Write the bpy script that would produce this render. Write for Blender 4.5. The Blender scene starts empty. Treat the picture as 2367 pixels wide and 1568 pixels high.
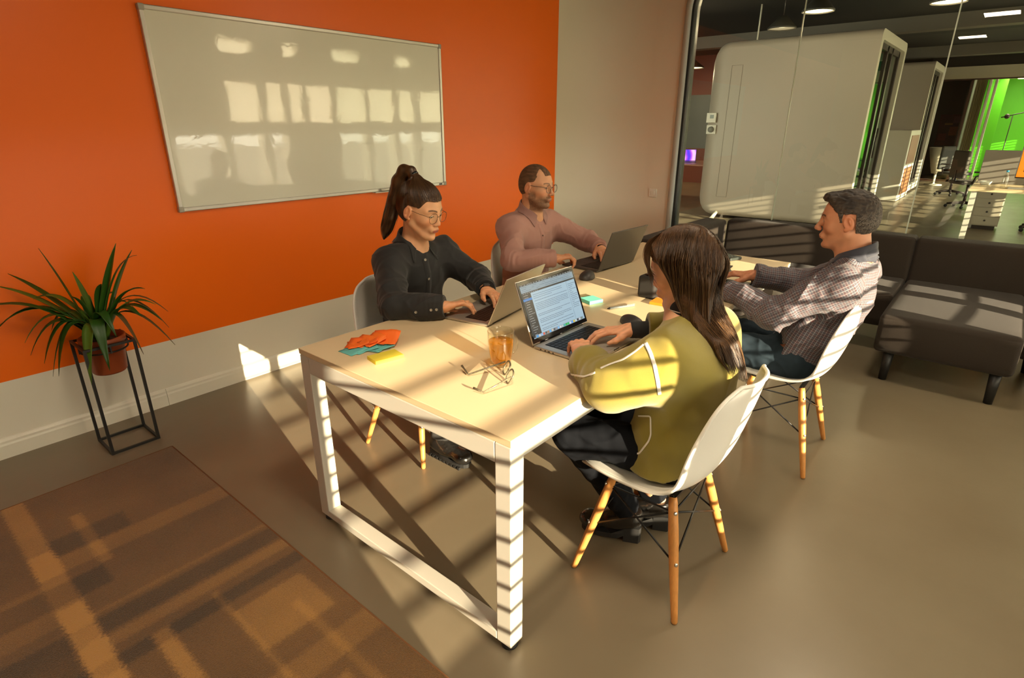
SUNE = 14.0; WORLD = 6.0; ROOML = 24.0; EXPO = 0.42
import bpy, bmesh, math, random
import numpy as np
from mathutils import Vector, Matrix
from mathutils.bvhtree import BVHTree
scene = bpy.context.scene
COL = scene.collection
random.seed(7); RNG = np.random.default_rng(7)
pi = math.pi
def V(*a): return np.array(a, dtype=float)
def nrm(v):
    v = np.asarray(v, float); return v / (np.linalg.norm(v) + 1e-12)

# ---------------------------------------------------------------- materials
MATS = {}
def new_mat(name):
    m = bpy.data.materials.new(name); m.use_nodes = True
    nt = m.node_tree; b = nt.nodes['Principled BSDF']
    return m, nt, b
def mat(name, col, rough=0.5, metal=0.0, bump=0.0, bscale=200.0, var=0.0, vscale=8.0, spec=0.5, coat=0.0, emis=None, estr=0.0, stretch=None, sheen=0.0):
    if name in MATS: return MATS[name]
    m, nt, b = new_mat(name); L = nt.links
    b.inputs['Base Color'].default_value = (*col, 1); b.inputs['Roughness'].default_value = rough
    b.inputs['Metallic'].default_value = metal; b.inputs['Specular IOR Level'].default_value = spec
    b.inputs['Coat Weight'].default_value = coat
    if sheen: b.inputs['Sheen Weight'].default_value = sheen
    if emis is not None:
        b.inputs['Emission Color'].default_value = (*emis, 1); b.inputs['Emission Strength'].default_value = estr
    tc = nt.nodes.new('ShaderNodeTexCoord'); src = tc.outputs['Object']
    if stretch:
        mp = nt.nodes.new('ShaderNodeMapping'); mp.inputs['Scale'].default_value = stretch
        L.new(src, mp.inputs[0]); src = mp.outputs[0]
    if var:
        n = nt.nodes.new('ShaderNodeTexNoise'); n.inputs['Scale'].default_value = vscale; n.inputs['Detail'].default_value = 4
        L.new(src, n.inputs['Vector'])
        mx = nt.nodes.new('ShaderNodeMix'); mx.data_type = 'RGBA'
        mx.inputs[6].default_value = (*[max(0, c * (1 - var)) for c in col], 1); mx.inputs[7].default_value = (*[min(1, c * (1 + var)) for c in col], 1)
        L.new(n.outputs['Fac'], mx.inputs[0]); L.new(mx.outputs[2], b.inputs['Base Color'])
    if bump:
        n2 = nt.nodes.new('ShaderNodeTexNoise'); n2.inputs['Scale'].default_value = bscale; n2.inputs['Detail'].default_value = 3
        L.new(src, n2.inputs['Vector'])
        bp = nt.nodes.new('ShaderNodeBump'); bp.inputs['Strength'].default_value = bump; bp.inputs['Distance'].default_value = 0.002
        L.new(n2.outputs['Fac'], bp.inputs['Height']); L.new(bp.outputs[0], b.inputs['Normal'])
    MATS[name] = m; return m
def node(nt, t, **kw):
    n = nt.nodes.new(t)
    for k, v in kw.items():
        if k == 'ins':
            for kk, vv in v.items(): n.inputs[kk].default_value = vv
        else: setattr(n, k, v)
    return n
def attr_mat(name, rough=0.5, attr='tint', bump=0, bscale=300, sheen=0.0, spec=0.5, sss=0.0, metal=0.0):
    if name in MATS: return MATS[name]
    m, nt, b = new_mat(name)
    a = node(nt, 'ShaderNodeAttribute', attribute_name=attr)
    nt.links.new(a.outputs['Color'], b.inputs['Base Color'])
    b.inputs['Roughness'].default_value = rough; b.inputs['Sheen Weight'].default_value = sheen; b.inputs['Specular IOR Level'].default_value = spec
    b.inputs['Metallic'].default_value = metal
    if sss:
        b.inputs['Subsurface Weight'].default_value = sss; b.inputs['Subsurface Radius'].default_value = (1, .4, .2); b.inputs['Subsurface Scale'].default_value = .006
    if bump:
        tc = nt.nodes.new('ShaderNodeTexCoord')
        n2 = node(nt, 'ShaderNodeTexNoise', ins={'Scale': bscale, 'Detail': 3.0})
        nt.links.new(tc.outputs['Object'], n2.inputs['Vector'])
        bp = node(nt, 'ShaderNodeBump', ins={'Strength': bump, 'Distance': 0.001})
        nt.links.new(n2.outputs['Fac'], bp.inputs['Height']); nt.links.new(bp.outputs[0], b.inputs['Normal'])
    MATS[name] = m; return m
def thin_glass(name, tint=(1, 1, 1), spec=0.08, rough=0.0, ior=1.5):
    if name in MATS: return MATS[name]
    m = bpy.data.materials.new(name); m.use_nodes = True; nt = m.node_tree; nt.nodes.clear()
    o = node(nt, 'ShaderNodeOutputMaterial'); t = node(nt, 'ShaderNodeBsdfTransparent', ins={'Color': (*tint, 1)})
    g = node(nt, 'ShaderNodeBsdfGlossy', ins={'Color': (1, 1, 1, 1), 'Roughness': rough})
    f = node(nt, 'ShaderNodeFresnel', ins={'IOR': ior}); mx = node(nt, 'ShaderNodeMixShader')
    ge = node(nt, 'ShaderNodeNewGeometry'); mm = node(nt, 'ShaderNodeMath', operation='SUBTRACT', ins={0: 1.0}); m2 = node(nt, 'ShaderNodeMath', operation='MULTIPLY')
    nt.links.new(ge.outputs['Backfacing'], mm.inputs[1]); nt.links.new(mm.outputs[0], m2.inputs[0]); nt.links.new(f.outputs[0], m2.inputs[1])
    nt.links.new(m2.outputs[0], mx.inputs[0]); nt.links.new(t.outputs[0], mx.inputs[1]); nt.links.new(g.outputs[0], mx.inputs[2]); nt.links.new(mx.outputs[0], o.inputs[0])
    MATS[name] = m; return m

# ---------------------------------------------------------------- objects
def tag(o, label=None, cat=None, group=None, kind=None):
    if label: o['label'] = label
    if cat: o['category'] = cat
    if group: o['group'] = group
    if kind: o['kind'] = kind
    return o
def thing(name, label, cat, loc=(0, 0, 0), rz=0.0, group=None, rot=None):
    o = bpy.data.objects.new(name, None); COL.objects.link(o); o.empty_display_size = .05
    o.location = loc; o.rotation_euler = rot if rot else (0, 0, rz)
    return tag(o, label, cat, group)
class MB:
    """collects faces of ONE part"""
    def __init__(s): s.v = []; s.f = []; s.mi = []; s.m = 0; s.sm = []; s.smooth = False
    def add(s, vs, fs):
        k = len(s.v); s.v += [tuple(map(float, v)) for v in vs]; s.f += [tuple(i + k for i in f) for f in fs]
        s.mi += [s.m] * len(fs); s.sm += [s.smooth] * len(fs); return s
    def box(s, x0, x1, y0, y1, z0, z1, M=None):
        vs = [(x, y, z) for x in (x0, x1) for y in (y0, y1) for z in (z0, z1)]
        if M is not None: vs = [tuple(M @ Vector(v)) for v in vs]
        return s.add(vs, [(0, 1, 3, 2), (4, 6, 7, 5), (0, 4, 5, 1), (2, 3, 7, 6), (0, 2, 6, 4), (1, 5, 7, 3)])
    def rbox(s, x0, x1, y0, y1, z0, z1, r=.003, seg=2, M=None):
        """bevelled box"""
        bm = bmesh.new(); bmesh.ops.create_cube(bm, size=1)
        for v in bm.verts: v.co = Vector(((x0 + x1) / 2 + v.co.x * (x1 - x0), (y0 + y1) / 2 + v.co.y * (y1 - y0), (z0 + z1) / 2 + v.co.z * (z1 - z0)))
        bmesh.ops.bevel(bm, geom=bm.edges[:], offset=r, segments=seg, affect='EDGES', profile=.5)
        vs = [tuple((M @ v.co) if M is not None else v.co) for v in bm.verts]
        fs = [tuple(v.index for v in f.verts) for f in bm.faces]; bm.free()
        return s.add(vs, fs)
    def tube(s, pts, r, n=8, cap=True, flat=None, up=None):
        pts = [np.array(p, float) for p in pts]; N = len(pts)
        rs = r if hasattr(r, '__len__') else [r] * N
        vs = []; prev = None
        for i, p in enumerate(pts):
            t = nrm(pts[min(i + 1, N - 1)] - pts[max(i - 1, 0)])
            if prev is None:
                a = np.array(up if up is not None else ((0, 0, 1) if abs(t[2]) < .9 else (1, 0, 0)), float)
            else: a = prev
            u = nrm(a - t * (a @ t)); w = np.cross(t, u); prev = u
            for k in range(n):
                an = 2 * pi * (k + .5) / n
                vs.append(p + (u * math.cos(an) * (flat if flat else 1) + w * math.sin(an)) * rs[i])
        fs = [(i * n + k, i * n + (k + 1) % n, (i + 1) * n + (k + 1) % n, (i + 1) * n + k) for i in range(N - 1) for k in range(n)]
        if cap: fs += [tuple(range(n))[::-1], tuple((N - 1) * n + k for k in range(n))]
        old = s.smooth; s.smooth = n > 5; s.add(vs, fs); s.smooth = old; return s
    def lathe(s, prof, n=32, c=(0, 0, 0), M=None, closed=False):
        vs = []; P = len(prof)
        for r, z in prof:
            for k in range(n):
                a = 2 * pi * k / n; v = Vector((c[0] + r * math.cos(a), c[1] + r * math.sin(a), c[2] + z))
                vs.append(tuple(M @ v) if M is not None else tuple(v))
        fs = [(i * n + k, i * n + (k + 1) % n, (i + 1) * n + (k + 1) % n, (i + 1) * n + k) for i in range(P - 1) for k in range(n)]
        if not closed:
            if prof[0][0] > 1e-5: fs.append(tuple(range(n))[::-1])
            if prof[-1][0] > 1e-5: fs.append(tuple((P - 1) * n + k for k in range(n)))
        else: fs += [((P - 1) * n + k, (P - 1) * n + (k + 1) % n, (k + 1) % n, k) for k in range(n)]
        old = s.smooth; s.smooth = True; s.add(vs, fs); s.smooth = old; return s
    def prism(s, poly, z0, z1, M=None):
        n = len(poly); vs = [(x, y, z0) for x, y in poly] + [(x, y, z1) for x, y in poly]
        if M is not None: vs = [tuple(M @ Vector(v)) for v in vs]
        return s.add(vs, [tuple(range(n))[::-1], tuple(range(n, 2 * n))] + [(i, (i + 1) % n, n + (i + 1) % n, n + i) for i in range(n)])
    def sphere(s, c, r, n=12, m=8, M=None):
        rr = r if hasattr(r, '__len__') else (r, r, r); vs = []
        for i in range(m + 1):
            th = pi * i / m
            for k in range(n):
                a = 2 * pi * k / n; v = Vector((c[0] + rr[0] * math.sin(th) * math.cos(a), c[1] + rr[1] * math.sin(th) * math.sin(a), c[2] + rr[2] * math.cos(th)))
                vs.append(tuple(M @ v) if M is not None else tuple(v))
        fs = [(i * n + k, (i + 1) * n + k, (i + 1) * n + (k + 1) % n, i * n + (k + 1) % n) for i in range(m) for k in range(n)]
        old = s.smooth; s.smooth = True; s.add(vs, fs); s.smooth = old; return s
    def grid(s, P, flip=False):
        """P: 2-D list of points"""
        a = len(P); b = len(P[0]); vs = [p for row in P for p in row]
        fs = [((i * b + j), (i * b + j + 1), ((i + 1) * b + j + 1), ((i + 1) * b + j)) for i in range(a - 1) for j in range(b - 1)]
        if flip: fs = [f[::-1] for f in fs]
        old = s.smooth; s.smooth = True; s.add(vs, fs); s.smooth = old; return s
    def build(s, name, mats, parent=None, bevel=0.0, solid=0.0, subsurf=0, label=None, merge=True, bseg=2, offset=-1):
        me = bpy.data.meshes.new(name); me.from_pydata(s.v, [], s.f)
        if not isinstance(mats, (list, tuple)): mats = [mats]
        for m in mats: me.materials.append(m)
        me.polygons.foreach_set('material_index', s.mi); me.polygons.foreach_set('use_smooth', s.sm)
        me.update()
        if merge:
            bm = bmesh.new(); bm.from_mesh(me); bmesh.ops.remove_doubles(bm, verts=bm.verts[:], dist=1e-6)
            bmesh.ops.dissolve_degenerate(bm, dist=1e-7, edges=bm.edges[:])
            bmesh.ops.recalc_face_normals(bm, faces=bm.faces[:]); bm.to_mesh(me); bm.free()
        o = bpy.data.objects.new(name, me); COL.objects.link(o)
        if parent is not None: o.parent = parent
        if solid:
            md = o.modifiers.new('s', 'SOLIDIFY'); md.thickness = solid; md.offset = offset
        if bevel:
            md = o.modifiers.new('b', 'BEVEL'); md.width = bevel; md.segments = bseg; md.limit_method = 'ANGLE'; md.angle_limit = .6
        if subsurf:
            md = o.modifiers.new('u', 'SUBSURF'); md.levels = subsurf; md.render_levels = subsurf
        if label: o['label'] = label
        return o
def copy_tree(o, parent=None):
    c = o.copy(); COL.objects.link(c)
    if parent is not None: c.parent = parent
    for ch in o.children: copy_tree(ch, c)
    return c
def RZ(a, c=(0, 0, 0)): return Matrix.Translation(c) @ Matrix.Rotation(a, 4, 'Z')
def frame_mat(o, x, z):
    """4x4 with origin o, x axis x, z axis near z"""
    x = nrm(x); z = np.array(z, float); z = nrm(z - x * (x @ z)); y = np.cross(z, x)
    M = Matrix.Identity(4)
    for i in range(3): M[i][0] = x[i]; M[i][1] = y[i]; M[i][2] = z[i]; M[i][3] = o[i]
    return M

# ---------------------------------------------------------------- camera
F_PX, CXP, CYP, CAMZ = 1315., 1183.5, 784., 1.5
PITCH = math.atan(495 / 1315.); YAW = math.radians(40.1)
FWD = V(math.cos(YAW) * math.cos(PITCH), math.sin(YAW) * math.cos(PITCH), -math.sin(PITCH))
RGT = V(math.sin(YAW), -math.cos(YAW), 0); UPV = np.cross(RGT, FWD)
cam = bpy.data.cameras.new('camera'); camo = bpy.data.objects.new('camera', cam); COL.objects.link(camo)
cam.sensor_width = 36; cam.lens = 36 * F_PX / 2367; cam.clip_start = .02; cam.clip_end = 200
M = Matrix.Identity(4)
for i in range(3): M[i][0] = RGT[i]; M[i][1] = UPV[i]; M[i][2] = -FWD[i]
M[2][3] = CAMZ
camo.matrix_world = M; scene.camera = camo
def pix_ray(x, y): return nrm(FWD * F_PX + RGT * (x - CXP) - UPV * (y - CYP))
CAMP = V(0, 0, CAMZ)
# ---------------------------------------------------------------- signed distance modelling
def smin(a, b, k):
    if k <= 0: return np.minimum(a, b)
    h = np.maximum(k - np.abs(a - b), 0) / k
    return np.minimum(a, b) - h * h * k * .25
def sd_cone(P, a, b, ra, rb):
    a = np.asarray(a, np.float32); b = np.asarray(b, np.float32); ab = b - a
    t = np.clip(((P - a) @ ab) / max(ab @ ab, 1e-9), 0, 1)
    return np.sqrt((((P - a) - t[..., None] * ab) ** 2).sum(-1)) - (ra + (rb - ra) * t)
def sd_econe(P, a, b, ra, rb, w):
    """elliptical cone; ra, rb = (half width along w, half depth)"""
    a = np.asarray(a, np.float32); b = np.asarray(b, np.float32); ab = b - a; L = np.linalg.norm(ab); u = ab / L
    w = np.asarray(w, float); w = nrm(w - u * (w @ u)).astype(np.float32); n = np.cross(u, w).astype(np.float32)
    q = P - a; h = q @ u; t = np.clip(h / L, 0, 1); over = h - t * L
    rw = ra[0] + (rb[0] - ra[0]) * t; rn = ra[1] + (rb[1] - ra[1]) * t
    m = np.minimum(rw, rn)
    x = (q @ w) / rw; y = (q @ n) / rn; z = over / m
    k0 = np.sqrt(x * x + y * y + z * z) + 1e-6; k1 = np.sqrt((x / rw) ** 2 + (y / rn) ** 2 + (z / m) ** 2) + 1e-6
    return k0 * (k0 - 1) / k1
def sd_ell(P, c, r, R=None):
    q = P - np.asarray(c, np.float32)
    if R is not None: q = q @ np.asarray(R, np.float32)
    r = np.asarray(r, np.float32); k0 = np.sqrt(((q / r) ** 2).sum(-1)) + 1e-6; k1 = np.sqrt(((q / (r * r)) ** 2).sum(-1)) + 1e-6
    return k0 * (k0 - 1) / k1
def sd_box(P, c, h, r, R=None):
    q = P - np.asarray(c, np.float32)
    if R is not None: q = q @ np.asarray(R, np.float32)
    q = np.abs(q) - (np.asarray(h, np.float32) - r)
    return np.sqrt((np.maximum(q, 0) ** 2).sum(-1)) + np.minimum(q.max(-1), 0) - r
class SDF:
    """list of shapes; each may be given in a local frame (origin o, rotation R columns = local axes, scale s)"""
    def __init__(s): s.ops = []; s.fr = (np.zeros(3), np.eye(3), 1.)
    def frame(s, o, R, sc=1.): s.fr = (np.asarray(o, float), np.asarray(R, float), sc); return s
    def world(s): s.fr = (np.zeros(3), np.eye(3), 1.); return s
    def _p(s, p): o, R, sc = s.fr; return o + R @ (np.asarray(p, float) * sc)
    def cone(s, a, b, ra, rb=None, k=.01, op='u'):
        rb = ra if rb is None else rb; sc = s.fr[2]; a = s._p(a); b = s._p(b); ra *= sc; rb *= sc; k *= sc
        s.ops.append((op, k, np.minimum(a - ra, b - rb), np.maximum(a + ra, b + rb), lambda P: sd_cone(P, a, b, ra, rb))); return s
    def econe(s, a, b, ra, rb, w, k=.01, op='u'):
        sc = s.fr[2]; a = s._p(a); b = s._p(b); w = s.fr[1] @ np.asarray(w, float); ra = (ra[0] * sc, ra[1] * sc); rb = (rb[0] * sc, rb[1] * sc); k *= sc
        m = max(*ra, *rb); s.ops.append((op, k, np.minimum(a, b) - m, np.maximum(a, b) + m, lambda P: sd_econe(P, a, b, ra, rb, w))); return s
    def ell(s, c, r, k=.01, op='u', R=None):
        sc = s.fr[2]; c = s._p(c); r = np.asarray(r, float) * sc; RR = s.fr[1] if R is None else s.fr[1] @ R; k *= sc; m = r.max()
        s.ops.append((op, k, c - m, c + m, lambda P: sd_ell(P, c, r, RR))); return s
    def box(s, c, h, r=.005, k=.005, op='u', R=None):
        sc = s.fr[2]; c = s._p(c); h = np.asarray(h, float) * sc; r = r * sc; RR = s.fr[1] if R is None else s.fr[1] @ R; k *= sc; m = np.linalg.norm(h)
        s.ops.append((op, k, c - m, c + m, lambda P: sd_box(P, c, h, r, RR))); return s
    def chain(s, pts, rs, k=.01, op='u'):
        for i in range(len(pts) - 1): s.cone(pts[i], pts[i + 1], rs[i], rs[i + 1], k, op)
        return s
    def fn(s, f, lo=None, hi=None):
        """D = f(P, D) on a box"""
        s.ops.append(('f', 0, None if lo is None else np.asarray(lo, float), None if hi is None else np.asarray(hi, float), f)); return s
    def eval(s, P):
        P = np.asarray(P, np.float32); D = np.full(P.shape[:-1], .5, np.float32)
        for op, k, lo, hi, f in s.ops:
            if op == 'f': D = f(P, D)
            elif op == 'u': D = smin(D, f(P), k)
            elif op == 's': D = -smin(-D, f(P), k)
            elif op == 'i': D = -smin(-D, -f(P), k)
        return D
    def grid(s, h, lo=None, hi=None, pad=.02):
        los = np.array([o[2] for o in s.ops if o[0] == 'u']).min(0) - pad; his = np.array([o[3] for o in s.ops if o[0] == 'u']).max(0) + pad
        if lo is not None: los = np.maximum(los, lo)
        if hi is not None: his = np.minimum(his, hi)
        n = np.ceil((his - los) / h).astype(int) + 1
        ax = [(los[i] + h * np.arange(n[i])).astype(np.float32) for i in range(3)]
        D = np.full(tuple(n), .5, np.float32)
        for op, k, a, b, f in s.ops:
            if a is None: sl = [slice(0, n[i]) for i in range(3)]
            else:
                m = (0.0 if op == 'f' else k + 3.5 * h)
                i0 = np.clip(np.floor((a - m - los) / h).astype(int), 0, n); i1 = np.clip(np.ceil((b + m - los) / h).astype(int) + 1, 0, n)
                if (i1 <= i0).any(): continue
                sl = [slice(i0[i], i1[i]) for i in range(3)]
            sub = D[sl[0], sl[1], sl[2]]
            P = np.stack(np.meshgrid(ax[0][sl[0]], ax[1][sl[1]], ax[2][sl[2]], indexing='ij'), -1)
            if op == 'f': sub = f(P, sub)
            elif op == 'u': sub = smin(sub, f(P), k)
            elif op == 's': sub = -smin(-sub, f(P), k)
            elif op == 'i': sub = -smin(-sub, -f(P), k)
            D[sl[0], sl[1], sl[2]] = sub
        return D, los, h
    def mesh(s, h, lo=None, hi=None, smooth=1):
        D, o, h = s.grid(h, lo, hi); return surface_nets(D, o, h, smooth)
def surface_nets(D, o, h, smooth=1):
    D = D.copy(); D[0] = D[-1] = .5; D[:, 0] = D[:, -1] = .5; D[:, :, 0] = D[:, :, -1] = .5
    S = D < 0; nx, ny, nz = D.shape
    c = [S[i:nx - 1 + i, j:ny - 1 + j, k:nz - 1 + k] for i in (0, 1) for j in (0, 1) for k in (0, 1)]
    cnt = sum(x.astype(np.int8) for x in c); act = (cnt > 0) & (cnt < 8); del c, cnt
    I = np.argwhere(act); idx = np.full(act.shape, -1, np.int32); idx[act] = np.arange(len(I))
    acc = np.zeros((len(I), 3), np.float32); w = np.zeros(len(I), np.float32)
    cor = [(i, j, k) for i in (0, 1) for j in (0, 1) for k in (0, 1)]
    for a in range(8):
        for b in range(a + 1, 8):
            d = np.subtract(cor[b], cor[a])
            if np.abs(d).sum() != 1: continue
            da = D[I[:, 0] + cor[a][0], I[:, 1] + cor[a][1], I[:, 2] + cor[a][2]]; db = D[I[:, 0] + cor[b][0], I[:, 1] + cor[b][1], I[:, 2] + cor[b][2]]
            m = (da < 0) != (db < 0); t = np.where(m, da / np.where(m, da - db, 1), 0)
            acc += (np.array(cor[a], np.float32) + t[:, None] * d.astype(np.float32)) * m[:, None]; w += m
    Vt = (I + acc / w[:, None]) * h + o
    F = []
    for ax in range(3):
        sl0 = [slice(1, -1)] * 3; sl1 = [slice(1, -1)] * 3; sl0[ax] = slice(0, -1); sl1[ax] = slice(1, None)
        A = S[tuple(sl0)]; B = S[tuple(sl1)]; E = np.argwhere(A != B)
        if not len(E): continue
        fl = A[tuple(E.T)]; off = np.ones(3, int); off[ax] = 0; E = E + off
        u, v = [(1, 2), (2, 0), (0, 1)][ax]
        def at(du, dv):
            Q = E.copy(); Q[:, u] += du; Q[:, v] += dv; return idx[tuple(Q.T)]
        q = np.stack([at(-1, -1), at(0, -1), at(0, 0), at(-1, 0)], 1)
        q[~fl] = q[~fl][:, ::-1]; F.append(q)
    F = np.concatenate(F); F = F[(F >= 0).all(1)]
    for _ in range(smooth):
        acc = np.zeros_like(Vt); n = np.zeros(len(Vt))
        for a, b in ((0, 1), (1, 2), (2, 3), (3, 0)):
            for x, y in ((a, b), (b, a)):
                for ch in range(3): acc[:, ch] += np.bincount(F[:, x], Vt[F[:, y], ch], len(Vt))
                n += np.bincount(F[:, x], minlength=len(Vt))
        Vt = Vt * .5 + .5 * acc / np.maximum(n, 1)[:, None]
    return Vt, F
def np_obj(name, Vt, F, mats, parent=None, tint=None, uv=None, midx=None, smooth=True):
    me = bpy.data.meshes.new(name); Vt = np.asarray(Vt, np.float32); F = np.asarray(F, np.int32); k = F.shape[1]
    me.vertices.add(len(Vt)); me.vertices.foreach_set('co', Vt.ravel()); me.loops.add(F.size); me.loops.foreach_set('vertex_index', F.ravel())
    me.polygons.add(len(F)); me.polygons.foreach_set('loop_start', np.arange(0, F.size, k, dtype=np.int32))
    try: me.polygons.foreach_set('loop_total', np.full(len(F), k, np.int32))
    except Exception: pass
    if not isinstance(mats, (list, tuple)): mats = [mats]
    for m in mats: me.materials.append(m)
    if midx is not None: me.polygons.foreach_set('material_index', np.asarray(midx, np.int32))
    me.update(calc_edges=True); me.validate()
    me.polygons.foreach_set('use_smooth', np.full(len(me.polygons), smooth))
    if tint is not None:
        a = me.attributes.new('tint', 'FLOAT_COLOR', 'POINT'); t = np.ones((len(Vt), 4), np.float32); t[:, :3] = tint; a.data.foreach_set('color', t.ravel())
    if uv is not None:
        a = me.attributes.new('puv', 'FLOAT_VECTOR', 'POINT'); a.data.foreach_set('vector', np.asarray(uv, np.float32).ravel())
    o = bpy.data.objects.new(name, me); COL.objects.link(o)
    if parent is not None: o.parent = parent
    return o
def join(*vf):
    Vs = []; Fs = []; n = 0
    for v, f in vf: Vs.append(v); Fs.append(f + n); n += len(v)
    return np.concatenate(Vs), np.concatenate(Fs)
def wob(P, f, seed=0, n=5):
    """cheap smooth noise, about -1..1; f = frequency (scalar or 3 vector)"""
    r = np.random.default_rng(seed); d = np.zeros(P.shape[:-1], np.float32); f = np.asarray(f, float) * np.ones(3)
    for i in range(n):
        k = r.normal(size=3); k /= np.linalg.norm(k); ph = r.uniform(0, 6.28); k = (k * f * r.uniform(.7, 1.5) * 6.28).astype(np.float32)
        k2 = r.normal(size=3); k2 = (k2 / np.linalg.norm(k2) * f * 2.5).astype(np.float32)
        d += np.sin(P @ k + ph + 1.3 * np.sin(P @ k2 + ph * 2))
    return d / (n ** .5 * .9)
def strands(fn, name, m, parent, roots, flow, steps, ds, off, rad, cols, n=3, gravity=0.0, jitter=.2, taper=True, seed=1):
    """hair strands that run over the surface fn(P)=0, all stepped together; flow(P, step)->direction"""
    r = np.random.default_rng(seed); P = roots.copy().astype(np.float32); N = len(P); o = off(P) if callable(off) else np.full(N, off)
    lens = r.uniform(.8, 1.0, N); paths = [P.copy()]; J = r.normal(size=(N, 3)) * jitter
    e = .002
    for sidx in range(steps):
        d = flow(P, sidx) + J; d /= np.linalg.norm(d, axis=1, keepdims=True) + 1e-9
        P = P + d * ds * lens[:, None]
        D = fn(P); G = np.stack([fn(P + np.array(a, np.float32)) - fn(P - np.array(a, np.float32)) for a in ((e, 0, 0), (0, e, 0), (0, 0, e))], 1) / (2 * e)
        G /= np.linalg.norm(G, axis=1, keepdims=True) + 1e-9
        near = (D < o + .03)[:, None] if gravity == 0 else (D < o)[:, None]
        P = np.where(near, P - G * (D - o)[:, None] * .85, P).astype(np.float32); paths.append(P.copy())
    A = np.stack(paths, 1)                     # N, K, 3
    K = A.shape[1]; T = np.gradient(A, axis=1); T /= np.linalg.norm(T, axis=2, keepdims=True) + 1e-9
    up = np.array([.3, .2, .93]); u = np.cross(T, up); u /= np.linalg.norm(u, axis=2, keepdims=True) + 1e-6; w = np.cross(T, u)
    rr = rad * r.uniform(.7, 1.3, N)[:, None] * (np.clip(np.minimum(np.linspace(.7, 1.4, K), np.linspace(4, .25, K)), .2, 1)[None] if taper else 1)
    vs = np.stack([A + (u * math.cos(a) + w * math.sin(a)) * rr[..., None] for a in [2 * pi * k / n for k in range(n)]], 2)   # N,K,n,3
    base = (np.arange(N)[:, None, None] * K + np.arange(K - 1)[None, :, None]) * n
    kk = np.arange(n)[None, None]; k2 = (kk + 1) % n
    F = np.stack([base + kk, base + k2, base + n + k2, base + n + kk], -1).reshape(-1, 4)
    ci = r.integers(0, len(cols), N); C = np.asarray(cols)[ci] * r.uniform(.75, 1.25, (N, 1))
    tint = np.repeat(C, K * n, axis=0)
    return np_obj(name, vs.reshape(-1, 3), F, m, parent, tint=tint)
# ---------------------------------------------------------------- setting
WY = 3.388; GX = 5.33; WINY = -1.2; CEIL = 3.2
def floor_mat():
    m, nt, b = new_mat('floor_vinyl'); L = nt.links
    tc = node(nt, 'ShaderNodeTexCoord'); n = node(nt, 'ShaderNodeTexNoise', ins={'Scale': .9, 'Detail': 5.0, 'Roughness': .6}); L.new(tc.outputs['Object'], n.inputs['Vector'])
    r = node(nt, 'ShaderNodeValToRGB'); r.color_ramp.elements[0].position = .3; r.color_ramp.elements[0].color = (.185, .145, .092, 1); r.color_ramp.elements[1].position = .75; r.color_ramp.elements[1].color = (.235, .195, .132, 1)
    L.new(n.outputs['Fac'], r.inputs[0]); L.new(r.outputs[0], b.inputs['Base Color'])
    n2 = node(nt, 'ShaderNodeTexNoise', ins={'Scale': 3.0, 'Detail': 6.0, 'Roughness': .7}); L.new(tc.outputs['Object'], n2.inputs['Vector'])
    mr = node(nt, 'ShaderNodeMapRange', ins={3: .22, 4: .42}); L.new(n2.outputs['Fac'], mr.inputs[0]); L.new(mr.outputs[0], b.inputs['Roughness'])
    n3 = node(nt, 'ShaderNodeTexNoise', ins={'Scale': 60.0, 'Detail': 3.0}); L.new(tc.outputs['Object'], n3.inputs['Vector'])
    bp = node(nt, 'ShaderNodeBump', ins={'Strength': .12, 'Distance': .002}); L.new(n3.outputs['Fac'], bp.inputs['Height']); L.new(bp.outputs[0], b.inputs['Normal'])
    b.inputs['Specular IOR Level'].default_value = .45
    return m
def struct(name, mb, mats, parent=None, **k):
    o = mb.build(name, mats, parent, **k); o['kind'] = 'structure'; return o
struct('floor', MB().box(-4.5, 28, WINY - .16, 10.5, -.1, 0), floor_mat())
M_dark = mat('black_ceiling', (.012, .011, .010), .8)
struct('ceiling', MB().box(-4.5, 28, WINY - .16, 10.5, CEIL, CEIL + .1), M_dark)
M_orange = mat('orange_paint', (1.0, .170, .0), .36, bump=.02, bscale=90, spec=.4)
M_white = mat('white_paint', (.80, .77, .68), .45, bump=.02, bscale=120)
M_wains = mat('white_satin_paint', (.86, .82, .70), .30, bump=.03, bscale=60)
M_trimw = mat('white_trim', (.86, .82, .70), .35)
# orange wall with the white lower band
w = MB(); w.m = 0; w.box(-4.5, 4.67, WY, WY + .15, .37, 2.67); w.m = 1; w.box(-4.5, 4.67, WY, WY + .15, 0, .37); w.m = 2; w.box(-4.5, 4.67, WY, WY + .15, 2.67, CEIL)
struct('wall_left', w, [M_orange, M_wains, M_dark], merge=False)
# curved white wall that turns the corner to the glazed opening
Rc = .62; path = [(4.67, WY)] + [(GX - Rc + Rc * math.sin(a), WY - Rc + Rc * math.cos(a)) for a in np.linspace(0, pi / 2, 14)]
wf = MB(); G = []
for z in (0, CEIL): G.append([(x, y, z) for x, y in path])
wf.grid(G)
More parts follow.
